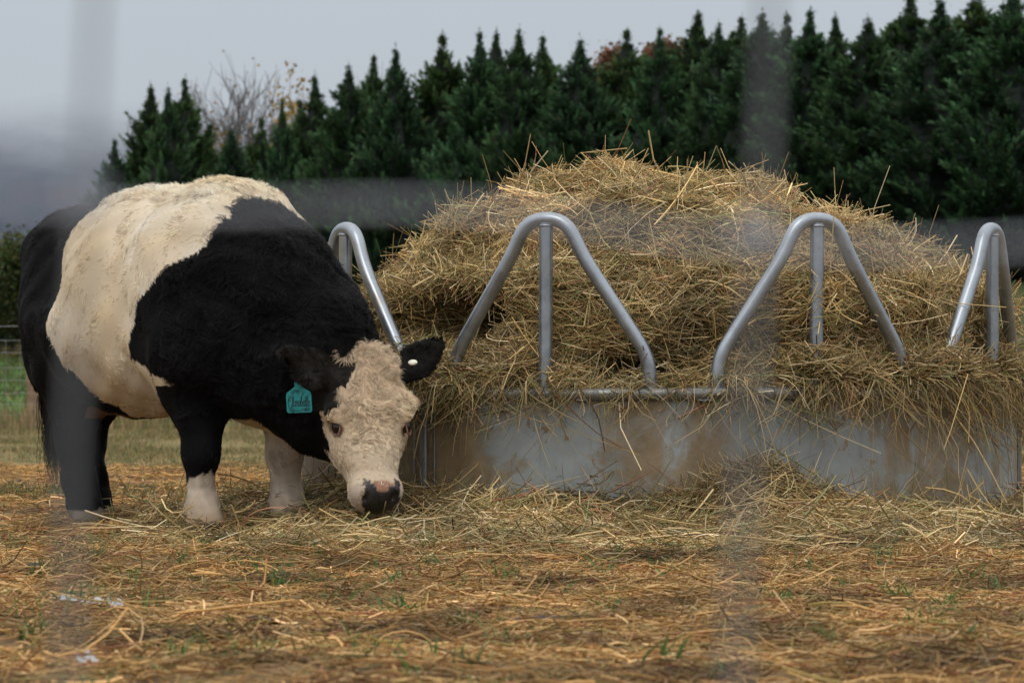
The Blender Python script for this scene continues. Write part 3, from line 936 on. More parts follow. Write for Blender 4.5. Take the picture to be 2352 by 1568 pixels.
def coat(P, N):
    """colour and region code of coat points: 0 black body, 1 belt, 2 face, 3 ear, 4 bare nose, 5 lower legs"""
    x, y, z = P.T
    u, v, w = head_uvw(P)
    wob = .007 * cn[1](P) + .004 * cn[2](P)
    zr, xr = np.array(BX['rear']).T; zf, xf = np.array(BX['front']).T
    belt = (x + wob > np.interp(z, zr, xr)) & (x + wob < np.interp(z, zf, xf))
    under = (N[:, 2] + 2.5 * wob < np.where(x > .46, -.22, -.60)) & (z < .50) & (z > .30) & (x > .30) & (x < .635) & (np.abs(y - .04) < .12)
    belt &= ~((x > .33) & (z < .50) & (np.abs(y) > .085))
    col = np.tile(BLACK, (len(P), 1)); reg = np.zeros(len(P), int)
    leg_h = (x < -.30) & (z < .46)
    wh = belt | under
    cream = np.clip(.5 + .5 * cn[0](P) + .25 * cn[1](P), 0, 1)[:, None]
    stain = np.clip(cn[0](P * .8 + 3) * 1.2 - .1, 0, 1)[:, None]
    cw = WHITE * (1 - .6 * cream) + CREAM * .6 * cream
    cw = cw * (1 - .35 * stain) + np.array([.70, .50, .24]) * .35 * stain
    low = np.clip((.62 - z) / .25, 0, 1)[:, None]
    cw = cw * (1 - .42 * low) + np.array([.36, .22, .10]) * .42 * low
    col[wh] = cw[wh]; reg[wh] = 1
    ud = (x > -.44) & (x < -.16) & (z < .50) & (z > .385) & (np.abs(y) < .13) & (reg == 0)
    col[ud] = np.array([.22, .115, .06])
    rf = (x > .28) & (y < 0) & (z + wob < .185 + .03 * (x - .44) / .06) & (x < .62)
    lf = (x > .36) & (y > .03) & (z < .40) & (u < -.2 + 99) & (x < .66)
    lw = (rf | lf)
    col[lw] = (np.array([.60, .50, .39]) * (1 + .14 * cn[1](P) + .12 * cn[2](P))[:, None] * (1 - .55 * np.clip((.15 - z) / .10, 0, 1) * np.array([[.7], [.85], [1.0]])).T)[lw]; reg[lw] = 5
    hf = (x < -.30) & (z < .065 + wob)
    col[hf] = np.array([.22, .18, .145]); reg[hf] = 5
    hoof = (z < np.where(x > .2, .058, .030)) & (x < .66) & (u < .9)
    col[hoof] = [.10, .075, .05]
    hm = (u > -.07) & (u < .60) & (np.abs(v) < .2) & (w > -.25)
    face = hm & (np.abs(v + wob) < np.where(w < -.09, .128, .150)) & (w + wob > -.15 + .10 * np.clip((.06 - u) / .06, 0, 1)) & (u + wob > -.045 + .85 * np.maximum(0, np.abs(v) - .03))
    face |= hm & (u > .24) & (w > -.20) & (np.abs(v) < .11)
    fc = FACE * (1 + .10 * cn[0](P) + .08 * cn[1](P))[:, None]
    pale = np.clip((u - .22) / .1, 0, 1)[:, None]
    fc = fc * (1 - .5 * pale) + np.array([.72, .60, .45]) * .5 * pale
    fc = np.where((u > .44)[:, None], np.array([.62, .50, .40]), fc)
    col[face] = fc[face]; reg[face] = 2
    ear = ear_mask(P)
    col[ear] = np.where((v[ear] < 0)[:, None], np.array([.027, .0235, .021]), np.array([.010, .009, .008])); reg[ear] = 3
    nose = hm & (w > -.04 + .02 * np.abs(v) / .08) & (u + .4 * wob > .440 - .012 * (np.abs(v - .01) > .04)) & (np.abs(v - .010) < .061)
    nose |= hm & (u > .48) & (w > -.06) & (np.abs(v - .012) < .05)
    col[nose] = np.array([.022, .02, .021]) * (1 + .5 * cn[2](P)).clip(.3, 2)[nose][:, None]
    pink = nose & (u < .466) & (np.abs(v - .015 + wob) < .032 - (u - .44) * .5) & (w > -.03)
    col[pink] = [.40, .21, .13]
    reg[nose] = 4
    for s in (-1, 1):
        e = np.linalg.norm(P - hd(.236, .112 * s + .006, -.040), axis=1)
        eye = hm & (e < .033)
        col[eye] = np.array([.30, .17, .11]); reg[eye] = 4
    return col, reg


def build_cow():
    root = empty('cow', (CO[0], CO[1], 0), 'black cow with cream belt and curly cream face, head down eating hay beside the feeder', 'cow', rz=-PHI)
    V, F = cow_sdf()
    tri = np.concatenate([F[:, [0, 1, 2]], F[:, [0, 2, 3]]])
    fn = np.cross(V[tri[:, 1]] - V[tri[:, 0]], V[tri[:, 2]] - V[tri[:, 0]])
    VN = np.zeros_like(V)
    for i in range(3): np.add.at(VN, tri[:, i], fn)
    VN = norm(VN)
    # folds of the coat
    u, v, w = head_uvw(V)
    onhead = (u > -.05) & (np.abs(v) < .3) & (w > -.25) & (V[:, 0] > .7)
    amp = np.where(onhead, .0012, .0055)
    V = V + VN * (amp * (cn[1](V) + .5 * cn[0](V)))[:, None]
    col, reg = coat(V, VN)
    nose = reg == 4
    fm = nose[F].all(1)
    skin = attr_mat('nose_skin', .38, .5, nscale=160)
    body = obj('body', V, F, [M_FURB, skin], root, col=col, mi=fm.astype(np.int32))
    # eyes
    me_ = plain('eyeball', (.012, .009, .008), .08)
    ml = plain('eyelid_skin', (.20, .105, .07), .5, nscale=90)
    for s in (-1, 1):
        c = hd(.236, .109 * s + .006, -.040)
        out = norm(HS * s * .8 + HN * .6)
        b = norm(HA - out * (HA @ out)); d = np.cross(out, b)
        uu, vv = np.meshgrid(np.linspace(0, math.pi, 13), np.linspace(0, 2 * math.pi, 20, endpoint=False), indexing='ij')
        r = .0225
        S = np.stack([np.cos(uu), np.sin(uu) * np.cos(vv), np.sin(uu) * np.sin(vv)], -1).reshape(-1, 3)
        EV = c + r * (S[:, :1] * out + S[:, 1:2] * b + S[:, 2:] * d)
        i = np.arange(13 * 20).reshape(13, 20); j = np.roll(i, -1, 1)
        EF = np.stack([i[:-1], j[:-1], j[1:], i[1:]], -1).reshape(-1, 4)
        eo = obj('eye', EV, EF, me_, root)
        ring = [c + out * .012 + b * .004 + (b * .022 * math.cos(t) * (1.2 if math.cos(t) > 0 else 1.0) + d * .0165 * math.sin(t)) for t in np.linspace(0, 2 * math.pi, 28, endpoint=False)]
        lv, lf_ = pipe(ring, .0030, 8, closed=True)
        obj('eyelid', lv, lf_, ml, eo)
    build_fur(root, V, VN, F)
    build_tag(root)


def build_fur(root, V, VN, F):
    tri = np.concatenate([F[:, [0, 1, 2]], F[:, [0, 2, 3]]])
    A = np.linalg.norm(np.cross(V[tri[:, 1]] - V[tri[:, 0]], V[tri[:, 2]] - V[tri[:, 0]]), axis=1)
    cen = V[tri].mean(1)
    cu, cv, cw = head_uvw(cen)
    head = (cu > -.1) & (cw > -.25) & (np.abs(cv) < .32) & (cen[:, 0] > .72)
    wgt = A * np.where(head, 7.0, 1.0)
    NH = 380000
    t = rng.choice(len(tri), NH, p=wgt / wgt.sum())
    b = rng.random((NH, 2)); fl = b.sum(1) > 1; b[fl] = 1 - b[fl]
    w3 = np.stack([1 - b.sum(1), b[:, 0], b[:, 1]], -1)
    P = (V[tri[t]] * w3[:, :, None]).sum(1)
    N = norm((VN[tri[t]] * w3[:, :, None]).sum(1))
    col, reg = coat(P, N)
    keep = (reg != 4) & (P[:, 2] > np.where(P[:, 0] > .2, .055, .03))
    P, N, col, reg = P[keep], N[keep], col[keep], reg[keep]
    x, y, z = P.T
    u, v, w = head_uvw(P)
    onhead = (reg == 2)
    n = len(P)
    # combing direction
    D = np.tile(np.array([-.55, 0, -.75]), (n, 1))
    D[(z > 1.05)] = [-.7, 0, -.2]
    leg = (z < .36) & (x < .66) & ~onhead
    D[leg] = [.05, 0, -1]
    D[onhead] = HA * .8
    D[onhead] += (HS * (v[:, None] * 5.0))[onhead] * np.clip(1 - np.abs(u - .1)[:, None] / .25, 0, 1)[onhead]
    for s, (r0, ax, nr, wd, ln) in EARS.items():
        m = (reg == 3) & (np.sign(v) == s)
        dd = (P - r0) @ wd
        D[m] = ax * .9 + wd * (dd[m] * 14)[:, None]
    sw1, sw2 = Noise(5, 71), Noise(5, 72)
    tang = np.cross(N, D)
    ang = np.where(onhead, 1.1, .75) * sw1(P) + np.where(onhead, .8, .35) * Noise(16, 73)(P)
    D = D * np.cos(ang)[:, None] + tang * np.sin(ang)[:, None]
    D = D - N * (D * N).sum(1, keepdims=True)
    D = norm(D + 1e-6)
    side = np.cross(N, D)
    L = np.full(n, .020)
    L[reg == 0] = .020
    neck = (x > .45) & (reg == 0) & (z > .4)
    L[neck] = .034
    L[(z > 1.10)] = .032
    L[leg] = .017
    L[onhead] = np.interp(u, [-.05, .05, .2, .28, .38, .5], [.048, .044, .034, .021, .014, .009])[onhead]
    L[reg == 3] = np.where(v[reg == 3] < 0, .030, .020)
    L[(reg == 2) & (u < .03) & (w > -.09)] = .038
    for s_ in (-1, 1):
        e_ = np.linalg.norm(P - hd(.236, .116 * s_ + .006, -.040), axis=1)
        L = np.where(onhead & (e_ < .085), np.minimum(L, .009 + .22 * np.maximum(0, e_ - .033)), L)
    L *= rng.uniform(.6, 1.25, n)
    # clumps
    cell = np.where(onhead, .012, .021)
    key = np.floor(P / cell[:, None]).astype(np.int64)
    key -= key.min(0)
    h = ((key[:, 0] * 1000 + key[:, 1]) * 1000 + key[:, 2]) * 2 + onhead
    _, inv = np.unique(h, return_inverse=True)
    nc = inv.max() + 1
    cc = np.zeros((nc, 3)); cnt = np.bincount(inv, minlength=nc)[:, None]
    for i in range(3): cc[:, i] = np.bincount(inv, weights=P[:, i], minlength=nc)
    cc /= cnt
    toc = cc[inv] - P
    crand = rng.normal(size=(nc, 3))[inv]
    shade = (1 + .13 * rng.normal(size=nc))[inv].clip(.55, 1.4)
    S = 6
    s = np.linspace(0, 1, S)[None, :, None]
    lift = np.full(n, .20); lift[onhead] = np.interp(u, [0, .2, .35, .5], [.45, .36, .22, .12])[onhead]
    lift[(z > 1.12) & (N[:, 2] > .8)] = .6; lift[neck] = .35; lift[leg] = .15
    lift = lift + .12 * rng.normal(size=n)
    Dv = D * np.cos(lift)[:, None] + N * np.sin(lift)[:, None] + crand * np.where(onhead, .09, .08)[:, None]
    amp = np.full(n, .05); amp[onhead] = np.interp(u, [0, .25, .4], [.24, .14, .07])[onhead]; amp[neck] = .24; amp[(z > 1.1)] = .12; amp[leg] = .02
    ph = Noise(9, 77)(P) * 3 + crand[:, 0] * .3
    wave = np.sin(s[:, :, 0] * 6.5 * (1 + .2 * crand[:, 1:2]) + ph[:, None]) - np.sin(ph)[:, None]
    Pt = P[:, None] + L[:, None, None] * (Dv[:, None] * s - N[:, None] * .22 * s * s + side[:, None] * (amp[:, None] * wave)[:, :, None] + N[:, None] * (.35 * amp[:, None] * np.cos(s[:, :, 0] * 6.5 + ph[:, None]) * s[:, :, 0])[:, :, None])
    clump = np.full(n, .38); clump[onhead] = np.interp(u, [0, .2, .28], [.55, .50, .38])[onhead]; clump[leg] = .1
    Pt = Pt + toc[:, None] * s * clump[:, None, None]
    Pt = Pt - N[:, None] * .002
    col = col * np.where(reg == 5, shade ** 2, shade)[:, None] * np.where(reg == 5, rng.uniform(.55, 1.2, n), rng.uniform(.85, 1.15, n))[:, None]
    R = np.full(n, .0006)
    R[onhead] = .0006; R[leg] = .0006
    # long hairs of the tail switch
    m = 620
    t0 = rng.random(m)
    a, b_ = np.array([-.74, -.07, .60]), np.array([-.725, -.09, .44])
    tp = a + (b_ - a) * t0[:, None] + rng.normal(0, .012, (m, 3))
    k = rng.integers(0, 14, m)
    off = rng.normal(0, 1, (14, 3)) * [.028, .025, 0] + np.array([.02, .03, 0])
    Lt = rng.uniform(.20, .38, m) * np.linspace(.75, 1.1, 14)[k]
    phs = rng.uniform(0, 6.28, 14)[k]
    tw = tp[:, None] + np.array([0, 0, -1.0]) * s * Lt[:, None, None] + off[k][:, None] * s ** 1.2 + rng.normal(0, .007, (m, 1, 3)) * s
    tw[:, :, 1] += .018 * np.sin(s[:, :, 0] * 8 + phs[:, None]) * s[:, :, 0]
    tw[:, :, 0] += .010 * np.sin(s[:, :, 0] * 7 + phs[:, None] * 2) * s[:, :, 0]
    tw[:, :, 2] = np.maximum(tw[:, :, 2], .04)
    Pt = np.concatenate([Pt, tw]); R = np.concatenate([R, np.full(m, .0009)])
    tc = np.tile([.012, .010, .009], (m, 1)); tc[rng.random(m) < .15] = [.05, .035, .02]
    col = np.concatenate([col, tc])
    n = len(Pt)
    hc = bpy.data.hair_curves.new('fur')
    hc.add_curves([S] * n)
    hc.attributes['position'].data.foreach_set('vector', Pt.astype(np.float32).ravel())
    rad = (R[:, None] * np.array([1, 1, .95, .8, .55, .15])[None]).astype(np.float32)
    ra = hc.attributes.get('radius') or hc.attributes.new('radius', 'FLOAT', 'POINT')
    ra.data.foreach_set('value', rad.ravel())
    ca = hc.attributes.new('col', 'FLOAT_COLOR', 'POINT')
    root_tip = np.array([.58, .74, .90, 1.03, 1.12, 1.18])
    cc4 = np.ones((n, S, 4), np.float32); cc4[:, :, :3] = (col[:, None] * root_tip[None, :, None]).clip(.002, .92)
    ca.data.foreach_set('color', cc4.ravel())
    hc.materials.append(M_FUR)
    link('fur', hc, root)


# strokes of the lettering on the ear tag, letters on a 0..1 high line
SCRIPT = {
    'C': [[(.46, .78), (.40, .98), (.22, 1.0), (.06, .75), (.04, .30), (.14, -.10), (.34, -.12), (.48, .10)], [(.22, 1.0), (.14, .70), (.24, .55), (.36, .70)]],
    'l': [[(-.10, .05), (.10, .35), (.22, .90), (.16, 1.05), (.08, .90), (.06, .30), (.12, .0), (.24, .08)]],
    'a': [[(.26, .55), (.12, .58), (.02, .30), (.08, .0), (.22, .15), (.27, .55), (.26, .10), (.36, .02)]],
    'r': [[(.0, .10), (.06, .58), (.12, .50), (.20, .52), (.20, .15), (.30, .05)]],
    'b': [[(-.06, .1), (.12, .60), (.20, 1.0), (.10, 1.0), (.05, .30), (.12, .0), (.26, .12), (.24, .48), (.10, .42)]],
    'e': [[(-.04, .18), (.20, .40), (.18, .58), (.06, .45), (.06, .08), (.18, .0), (.30, .16)]],
}


def catmull(p, n=6):
    p = np.array(p, float)
    q = np.concatenate([p[:1], p, p[-1:]])
    out = []
    for i in range(len(p) - 1):
        for t in np.linspace(0, 1, n, endpoint=False):
            a, b, c, d = q[i:i + 4]
            out.append(.5 * (2 * b + (c - a) * t + (2 * a - 5 * b + 4 * c - d) * t * t + (3 * b - a - 3 * c + d) * t ** 3))
    out.append(p[-1])
    return np.array(out)


def build_tag(root):
    er, ax, nr, wd, ln = EARS[-1]
    # worked out in world space: the tag hangs below the right ear, facing the camera
    b2w = lambda p: np.array([CO[0], CO[1], 0]) + p[0] * Fw + p[1] * Lf + np.array([0, 0, p[2]])
    top = at(684, 878, 8.915)
    Wd, Ht = .082, .096
    ex = norm(np.array([.97, -.18, 0.04])); ez = norm(np.array([-.02, -.10, 1.0])); ez = norm(ez - ex * (ez @ ex)); ey = np.cross(ez, ex)
    outline = arc([(-.012, 0), (-.010, -.012), (-Wd / 2, -.034), (-Wd / 2, -Ht), (Wd / 2, -Ht), (Wd / 2, -.034), (.010, -.012), (.012, 0)], [.004, .008, .008, .008, .008, .004], 5)
    o2 = np.array(outline)
    n = len(o2)
    fr = np.array([top + ex * a + ez * b - ey * .0015 for a, b in o2])
    bk = np.array([top + ex * a + ez * b + ey * .0015 for a, b in o2])
    V = np.concatenate([fr, bk])
    bm_faces = [tuple(range(n)), tuple(range(2 * n - 1, n - 1, -1))]
    # fan triangles from the centre keep it one simple mesh
    V = np.concatenate([V, [top + ez * -.06 - ey * .0015], [top + ez * -.06 + ey * .0015]])
    T, Q = [], []
    for i in range(n):
        j = (i + 1) % n
        T.append((2 * n, i, j)); T.append((2 * n + 1, n + j, n + i))
        Q.append((i, n + i, n + j, j))
    lines = []
    base = -.076
    xs = -.0365
    adv = {'C': .50, 'l': .20, 'a': .30, 'r': .25, 'b': .27, 'e': .25}
    sc = .0
    word = 'Clarabelle'
    tot = sum(adv[c] for c in word)
    kx = .072 / tot; kz = .030
    for ch in word:
        for st in SCRIPT[ch]:
            p = catmull(st, 5)
            lines.append((np.stack([xs + p[:, 0] * kx + p[:, 1] * .0015, base + p[:, 1] * kz], -1), .00105))
        xs += adv[ch] * kx
    r2 = np.random.default_rng(3)
    for k in range(46):     # engraved flowers and scrolls round the name
        cx = r2.uniform(-.034, .034); cz = r2.choice([r2.uniform(-.043, -.024), r2.uniform(-.0925, -.083)])
        if cz > -.034: cx *= .55
        a0 = r2.uniform(0, 6.28); rr = r2.uniform(.003, .0075)
        t = np.linspace(0, r2.uniform(2, 7), 18)
        q = np.stack([cx + rr * (1 - t / 9) * np.cos(a0 + t), cz + rr * .8 * (1 - t / 9) * np.sin(a0 + t)], -1)
        q[:, 0] = q[:, 0].clip(-.0385, .0385); q[:, 1] = q[:, 1].clip(-.0945, -.018)
        lines.append((q, .00042))
    for k in range(14):     # a sunflower in the lower corner
        a0 = k * 6.283 / 14
        q = np.array([(.026 + .003 * math.cos(a0), -.086 + .003 * math.sin(a0)), (.026 + .008 * math.cos(a0), -.086 + .0075 * math.sin(a0))])
        q = np.linspace(q[0], q[1], 4); lines.append((q, .0006))
    LV, LF, off = [], [], 0
    for q, wdt in lines:
        d = np.gradient(q, axis=0); d = norm(d); nn = np.stack([-d[:, 1], d[:, 0]], -1)
        a, b = q + nn * wdt, q - nn * wdt
        for p in (a, b):
            LV.append(np.array([top + ex * c[0] + ez * c[1] - ey * .0021 for c in p]))
        m = len(q)
        i = np.arange(m - 1)
        LF.append(np.stack([off + i, off + i + 1, off + m + i + 1, off + m + i], -1)); off += 2 * m
    LV = np.concatenate(LV); LF = np.concatenate(LF)
    nV = len(V)
    tris = np.array(T); quads = np.concatenate([np.array(Q), LF + nV])
    allV = np.concatenate([V, LV])
    teal = plain('teal_tag_plastic', (.013, .235, .24), .45, nscale=60, namp=.12)
    ink = plain('tag_ink', (.006, .03, .035), .6)
    mi = np.concatenate([np.zeros(len(tris)), np.zeros(len(Q)), np.ones(len(LF))])
    o = obj('ear_tag', allV - top, [tris, quads], [teal, ink], smooth=False, mi=mi)
    o.location = top
    tag(o, 'teal plastic name tag printed with black script, hanging from the cow\'s ear', 'ear tag')
    # stud holding the second ear's tag
    er, ax, nr, wd, ln = EARS[1]
    c = b2w(er + ax * ln * .42 - wd * .034 + nr * .016)
    c = at(948, 832, 9.0)
    nz = norm(np.array([-.25, -.8, .45])); e1 = norm(np.cross(nz, [0, 0, 1.0])); e2 = np.cross(nz, e1)
    V, F = [], []
    prof = [(.0, .004), (.006, .0045), (.013, .0035), (.0155, .001), (.0155, -.0015), (.0, -.0015)]
    m = 20
    for r, h_ in prof:
        for k in range(m):
            a = 2 * math.pi * k / m
            V.append(e1 * r * math.cos(a) + e2 * r * .62 * math.sin(a) + nz * h_)
    for i in range(len(prof) - 1):
        for k in range(m):
            l = (k + 1) % m
            F.append((i * m + k, i * m + l, (i + 1) * m + l, (i + 1) * m + k))
    o = obj('ear_stud', np.array(V), np.array(F), plain('stud_plastic', (.72, .70, .56), .45, nscale=120, namp=.08))
    o.location = c
    tag(o, 'round pale plastic stud on the cow\'s ear nearer the feeder', 'ear stud')


# ------------------------------------------------------------------ trees
M_BARK = plain('bark', (.07, .055, .04), .9, nscale=12, namp=.4)


def cypress_crown(seed, H=8.0, R=1.5, tops=1, nb=300):
    r = np.random.default_rng(seed)
    tip = [(0, 0, H)] + [(r.normal(0, .5), r.normal(0, .4), H * r.uniform(.82, .95)) for _ in range(tops - 1)]
    P, D, Lg, Sh = [], [], [], []

    def plume(o, ax, ln, k, sh):
        """one feathery spray: scales of foliage set along an axis, bright at the tip"""
        f = r.random(k)
        c = o + ax * (f * ln)[:, None] + r.normal(size=(k, 3)) * (.05 * (1.15 - f))[:, None]
        P.append(c)
        D.append(ax * .9 + r.normal(size=(k, 3)) * (.38 - .24 * f)[:, None])
        Lg.append(r.uniform(.09, .20, k) * (1.1 - .35 * f) * min(1, .3 + ln * 2.2))
        Sh.append(sh * (.22 + 1.05 * f) * r.uniform(.7, 1.2, k))  # shading painted into the colour: dark at the spray's base, bright at its tip
    for q, (tx, ty, tz) in enumerate(tip):
        m = nb if q == 0 else nb // 3
        lo = .02 if q == 0 else .45
        t = 1 - (1 - lo) * r.random(m) ** 1.12 * .985 - .012
        ang = r.uniform(0, 6.28, m)
        lob = (1 + .22 * np.sin(ang * 3 + t * 11 + seed) + .22 * r.normal(size=m)).clip(.45, 1.65)
        dt = (1 - t) * tz
        rad = np.minimum(np.maximum(.36 * (dt - .45), .01 + .03 * dt), R * (1 if q == 0 else .6)) * lob
        for i in range(m):
            el = math.radians(r.uniform(22, 58))
            d = np.array([math.cos(ang[i]) * math.cos(el), math.sin(ang[i]) * math.cos(el), math.sin(el)])
            Lb = rad[i] / math.cos(el)
            base = np.array([tx * t[i], ty * t[i], tz * t[i] - rad[i] * math.tan(el) * .6])
            sh = r.uniform(.55, 1.3)
            npl = int(2 + 4.5 * Lb)
            for f in np.concatenate([[1.0], r.uniform(.3, .95, npl)]):
                ax = norm(d * .9 + r.normal(size=3) * .27 + [0, 0, .30])
                ln = r.uniform(.26, .58) * (.38 + .62 * min(1, Lb / .8)) * (.12 + .88 * min(1, dt[i] / 1.3))
                plume(base + d * Lb * f * .85, ax, ln, int(16 + 36 * ln), sh * (.4 + .7 * f) * r.uniform(.75, 1.25))  # sprays nearer the trunk painted darker, as shade inside the crown
        lean = r.normal(0, .10, 2)
        for k in range(9):      # side sprays shorten towards the leader
            d_ = 1.25 - k * .10
            an = r.uniform(0, 6.28)
            for an in (an, an + 2.2, an + 4.1):
                plume(np.array([tx + lean[0] * -d_, ty + lean[1] * -d_, tz - d_]), norm(np.array([math.cos(an) * .75, math.sin(an) * .75, .8])), .05 + .30 * max(0, d_ - .35), int(5 + 9 * d_), .95)
        k = 26
        f = r.random(k)
        P.append(np.stack([tx + lean[0] * (f - 1) + r.normal(0, .015, k), ty + lean[1] * (f - 1) + r.normal(0, .015, k), tz - 1.0 + 1.05 * f], -1))
        D.append(r.normal(size=(k, 3)) * (.5 * (1.05 - f))[:, None] + [0, 0, 1]); Lg.append(r.uniform(.08, .14, k) * (1.3 - .5 * f)); Sh.append(r.uniform(.8, 1.2, k))
    P = np.concatenate(P); D = norm(np.concatenate(D)); Lg = np.concatenate(Lg); Sh = np.concatenate(Sh)
    n = len(P)
    side = norm(np.cross(D, r.normal(size=(n, 3))))
    wd = Lg * .13
    a = P - side * wd[:, None] * .5; b = P + side * wd[:, None] * .5
    c = P + D * (Lg * .5)[:, None] + side * wd[:, None]; e = P + D * (Lg * .5)[:, None] - side * wd[:, None]
    t = P + D * Lg[:, None]
    V = np.stack([a, b, c, t, e], 1).reshape(-1, 3)
    i = np.arange(n)[:, None] * 5
    Q = np.concatenate([i + [0, 1, 2, 4]], 0); T = i + [4, 2, 3]
    pal = np.array([[.060, .122, .050], [.082, .150, .056], [.048, .104, .048]])[r.integers(0, 3, n)]
    pal = pal * np.array([[1, 1, 1], [1.18, 1.08, .92], [.86, .92, 1.0], [1.3, 1.12, .9], [.95, 1.05, 1.08], [1.1, .98, .9]][seed % 6])
    dry = (r.random(n) < .03)[:, None]
    pal = np.where(dry, [.10, .085, .04], pal)
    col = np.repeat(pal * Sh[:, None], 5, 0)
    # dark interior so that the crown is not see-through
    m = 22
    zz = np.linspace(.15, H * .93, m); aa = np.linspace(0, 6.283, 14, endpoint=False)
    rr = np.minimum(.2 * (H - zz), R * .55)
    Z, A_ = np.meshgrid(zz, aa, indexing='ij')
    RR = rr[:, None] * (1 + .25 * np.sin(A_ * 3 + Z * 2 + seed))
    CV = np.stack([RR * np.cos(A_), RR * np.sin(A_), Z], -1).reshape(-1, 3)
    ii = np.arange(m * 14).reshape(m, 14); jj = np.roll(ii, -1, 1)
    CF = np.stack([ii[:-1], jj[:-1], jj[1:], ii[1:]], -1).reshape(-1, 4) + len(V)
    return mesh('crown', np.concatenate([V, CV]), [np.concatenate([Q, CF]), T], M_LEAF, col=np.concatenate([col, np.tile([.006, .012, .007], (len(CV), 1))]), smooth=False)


def trunk_mesh(H, r0, seed=0, name='trunk', m=None):
    r = np.random.default_rng(seed)
    z = np.linspace(-.2, H, 9)
    P = np.stack([.04 * np.cumsum(r.normal(size=9)), .04 * np.cumsum(r.normal(size=9)), z], -1)
    v, f = pipe(P, r0 * np.linspace(1.15, .12, 9), 9)
    return mesh(name, v, f, m or M_BARK)


def build_cypresses():
    var = [cypress_crown(100 + i, 8.0, (1.75, 1.6, 1.9, 1.55, 1.8, 1.7)[i], (1, 2, 1, 2, 1, 3)[i]) for i in range(6)]
    tr = trunk_mesh(7.0, .14, 4)
    # skyline: column of the top in the photograph, its row, width factor, and what tells the tree apart
    sky = [(262, 318, .8, 'small low cypress at the outer end of the hedge, above the cow\'s rump'),
           (345, 192, 1.0, 'cypress between the small end tree and a narrow neighbour'),
           (385, 196, .8, 'narrow cypress between two pointed neighbours above the cow\'s white belt'),
           (424, 176, 1.0, 'tallest cypress of the outer group, beside the bare tree'),
           (530, 290, .9, 'low bushy cypress at the foot of the bare trees'),
           (600, 270, .8, 'low cypress in front of the bare trees, beside the slender one'),
           (648, 224, .55, 'slender cypress standing up in front of the bare trees'),
           (722, 168, .9, 'cypress with yellow autumn leaves showing round its top'),
           (800, 145, 1.0, 'cypress just past the yellow leaves, where the hedge becomes tall'),
           (858, 122, .8, 'narrow cypress before the step up in the hedge, above the cow\'s shoulder'),
           (908, 104, .9, 'pointed cypress above the arched bar nearest the cow'),
           (1016, 76, 1.1, 'broad cypress with a gap of sky on both sides of its point'),
           (1102, 70, .9, 'first of two close pointed cypresses over the top of the hay slope'),
           (1140, 68, .8, 'second of two close pointed cypresses over the top of the hay slope'),
           (1192, 62, .9, 'cypress behind the arched bar with the muddy hay at its foot'),
           (1246, 78, .9, 'cypress straight above the apex of the arched bar nearer the cow'),
           (1334, 84, 1.0, 'cypress next to the rust red tree, on the cow\'s side'),
           (1440, 66, 1.0, 'cypress standing in front of the rust red tree'),
           (1516, 62, .8, 'cypress next to the rust red tree, on the far side from the cow'),
           (1604, 22, 1.1, 'tall cypress with a wide shoulder above the peak of the hay'),
           (1652, 48, .8, 'lower cypress between two tall ones above the flat top of the hay'),
           (1704, 34, .9, 'cypress just before the blurred upright fence wire'),
           (1752, 22, 1.0, 'cypress seen through the blurred upright fence wire'),
           (1808, 30, .9, 'cypress just past the blurred upright fence wire'),
           (1862, 20, 1.0, 'cypress above the arched bar farther from the cow'),
           (1920, 32, .8, 'narrow cypress before the last dip in the skyline'),
           (1996, 36, 1.1, 'broad cypress at the last dip in the skyline before the tallest trees'),
           (2094, -14, 1.2, 'first of the tallest cypresses whose top leaves the picture'),
           (2160, -10, 1.1, 'very tall cypress second from the dip in the skyline'),
           (2246, -34, 1.25, 'very tall wide cypress above the last arched bar'),
           (2330, -40, 1.2, 'very tall cypress at the picture edge beyond the last arched bar'),
           (2410, -50, 1.2, 'cypress at the very end of the hedge, mostly outside the picture')]
    for i, (px, py, wf, lab) in enumerate(sky):
        Y = np.interp(px, [250, 2400], [86, 62]) + (2.2 if i % 2 else 0)
        X = (px - 1176) / FPX * Y
        g = float(ground(X, Y)) - .1
        top = CAMZ + (HOR - py) / FPX * Y
        s = (top - g) / 8.0
        o = empty('cypress_tree', (X, Y, g), 'dark green ' + lab, 'tree', 'row of cypress trees behind the paddock', rz=i * 2.4)
        ws = wf * np.interp(px, [250, 2400], [1.05, .98])
        o.scale = (ws, ws, s)
        c = link('crown', var[i % 6], o); t = link('trunk', tr, o)


def branch_tree(seed, H, levels=5, spread=.5, n0=1):
    r = np.random.default_rng(seed)
    segs = []
    ends = []

    def grow(p, d, L, rad, lev):
        k = 4
        pts = [p]
        for i in range(k):
            d = norm(d + r.normal(size=3) * .10 + np.array([0, 0, .06]))
            pts.append(pts[-1] + d * L / k)
        segs.append((np.array(pts), rad, rad * .62))
        if lev == 0:
            ends.append(pts[-1]); return
        nb = r.integers(2, 4)
        for q in range(nb):
            f = r.uniform(.35, 1.0) if q else 1.0
            st = pts[int(round(f * k))]
            nd = norm(d + r.normal(size=3) * spread)
            grow(st, nd, L * r.uniform(.58, .85), rad * r.uniform(.55, .72), lev - 1)
        ends.append(pts[2])
    for _ in range(n0):
        grow(np.array([0, 0, -.2]), norm(np.array([r.normal() * .22, r.normal() * .2, 1])), H * .34, H * .0135, levels)
    parts = []
    for p, ra, rb in segs: parts.append(pipe(p, np.linspace(ra, rb, len(p)), 4))
    v, f = join(parts)
    ends = np.array(ends)
    s = H / v[:, 2].max()
    return v * s, f, ends * s


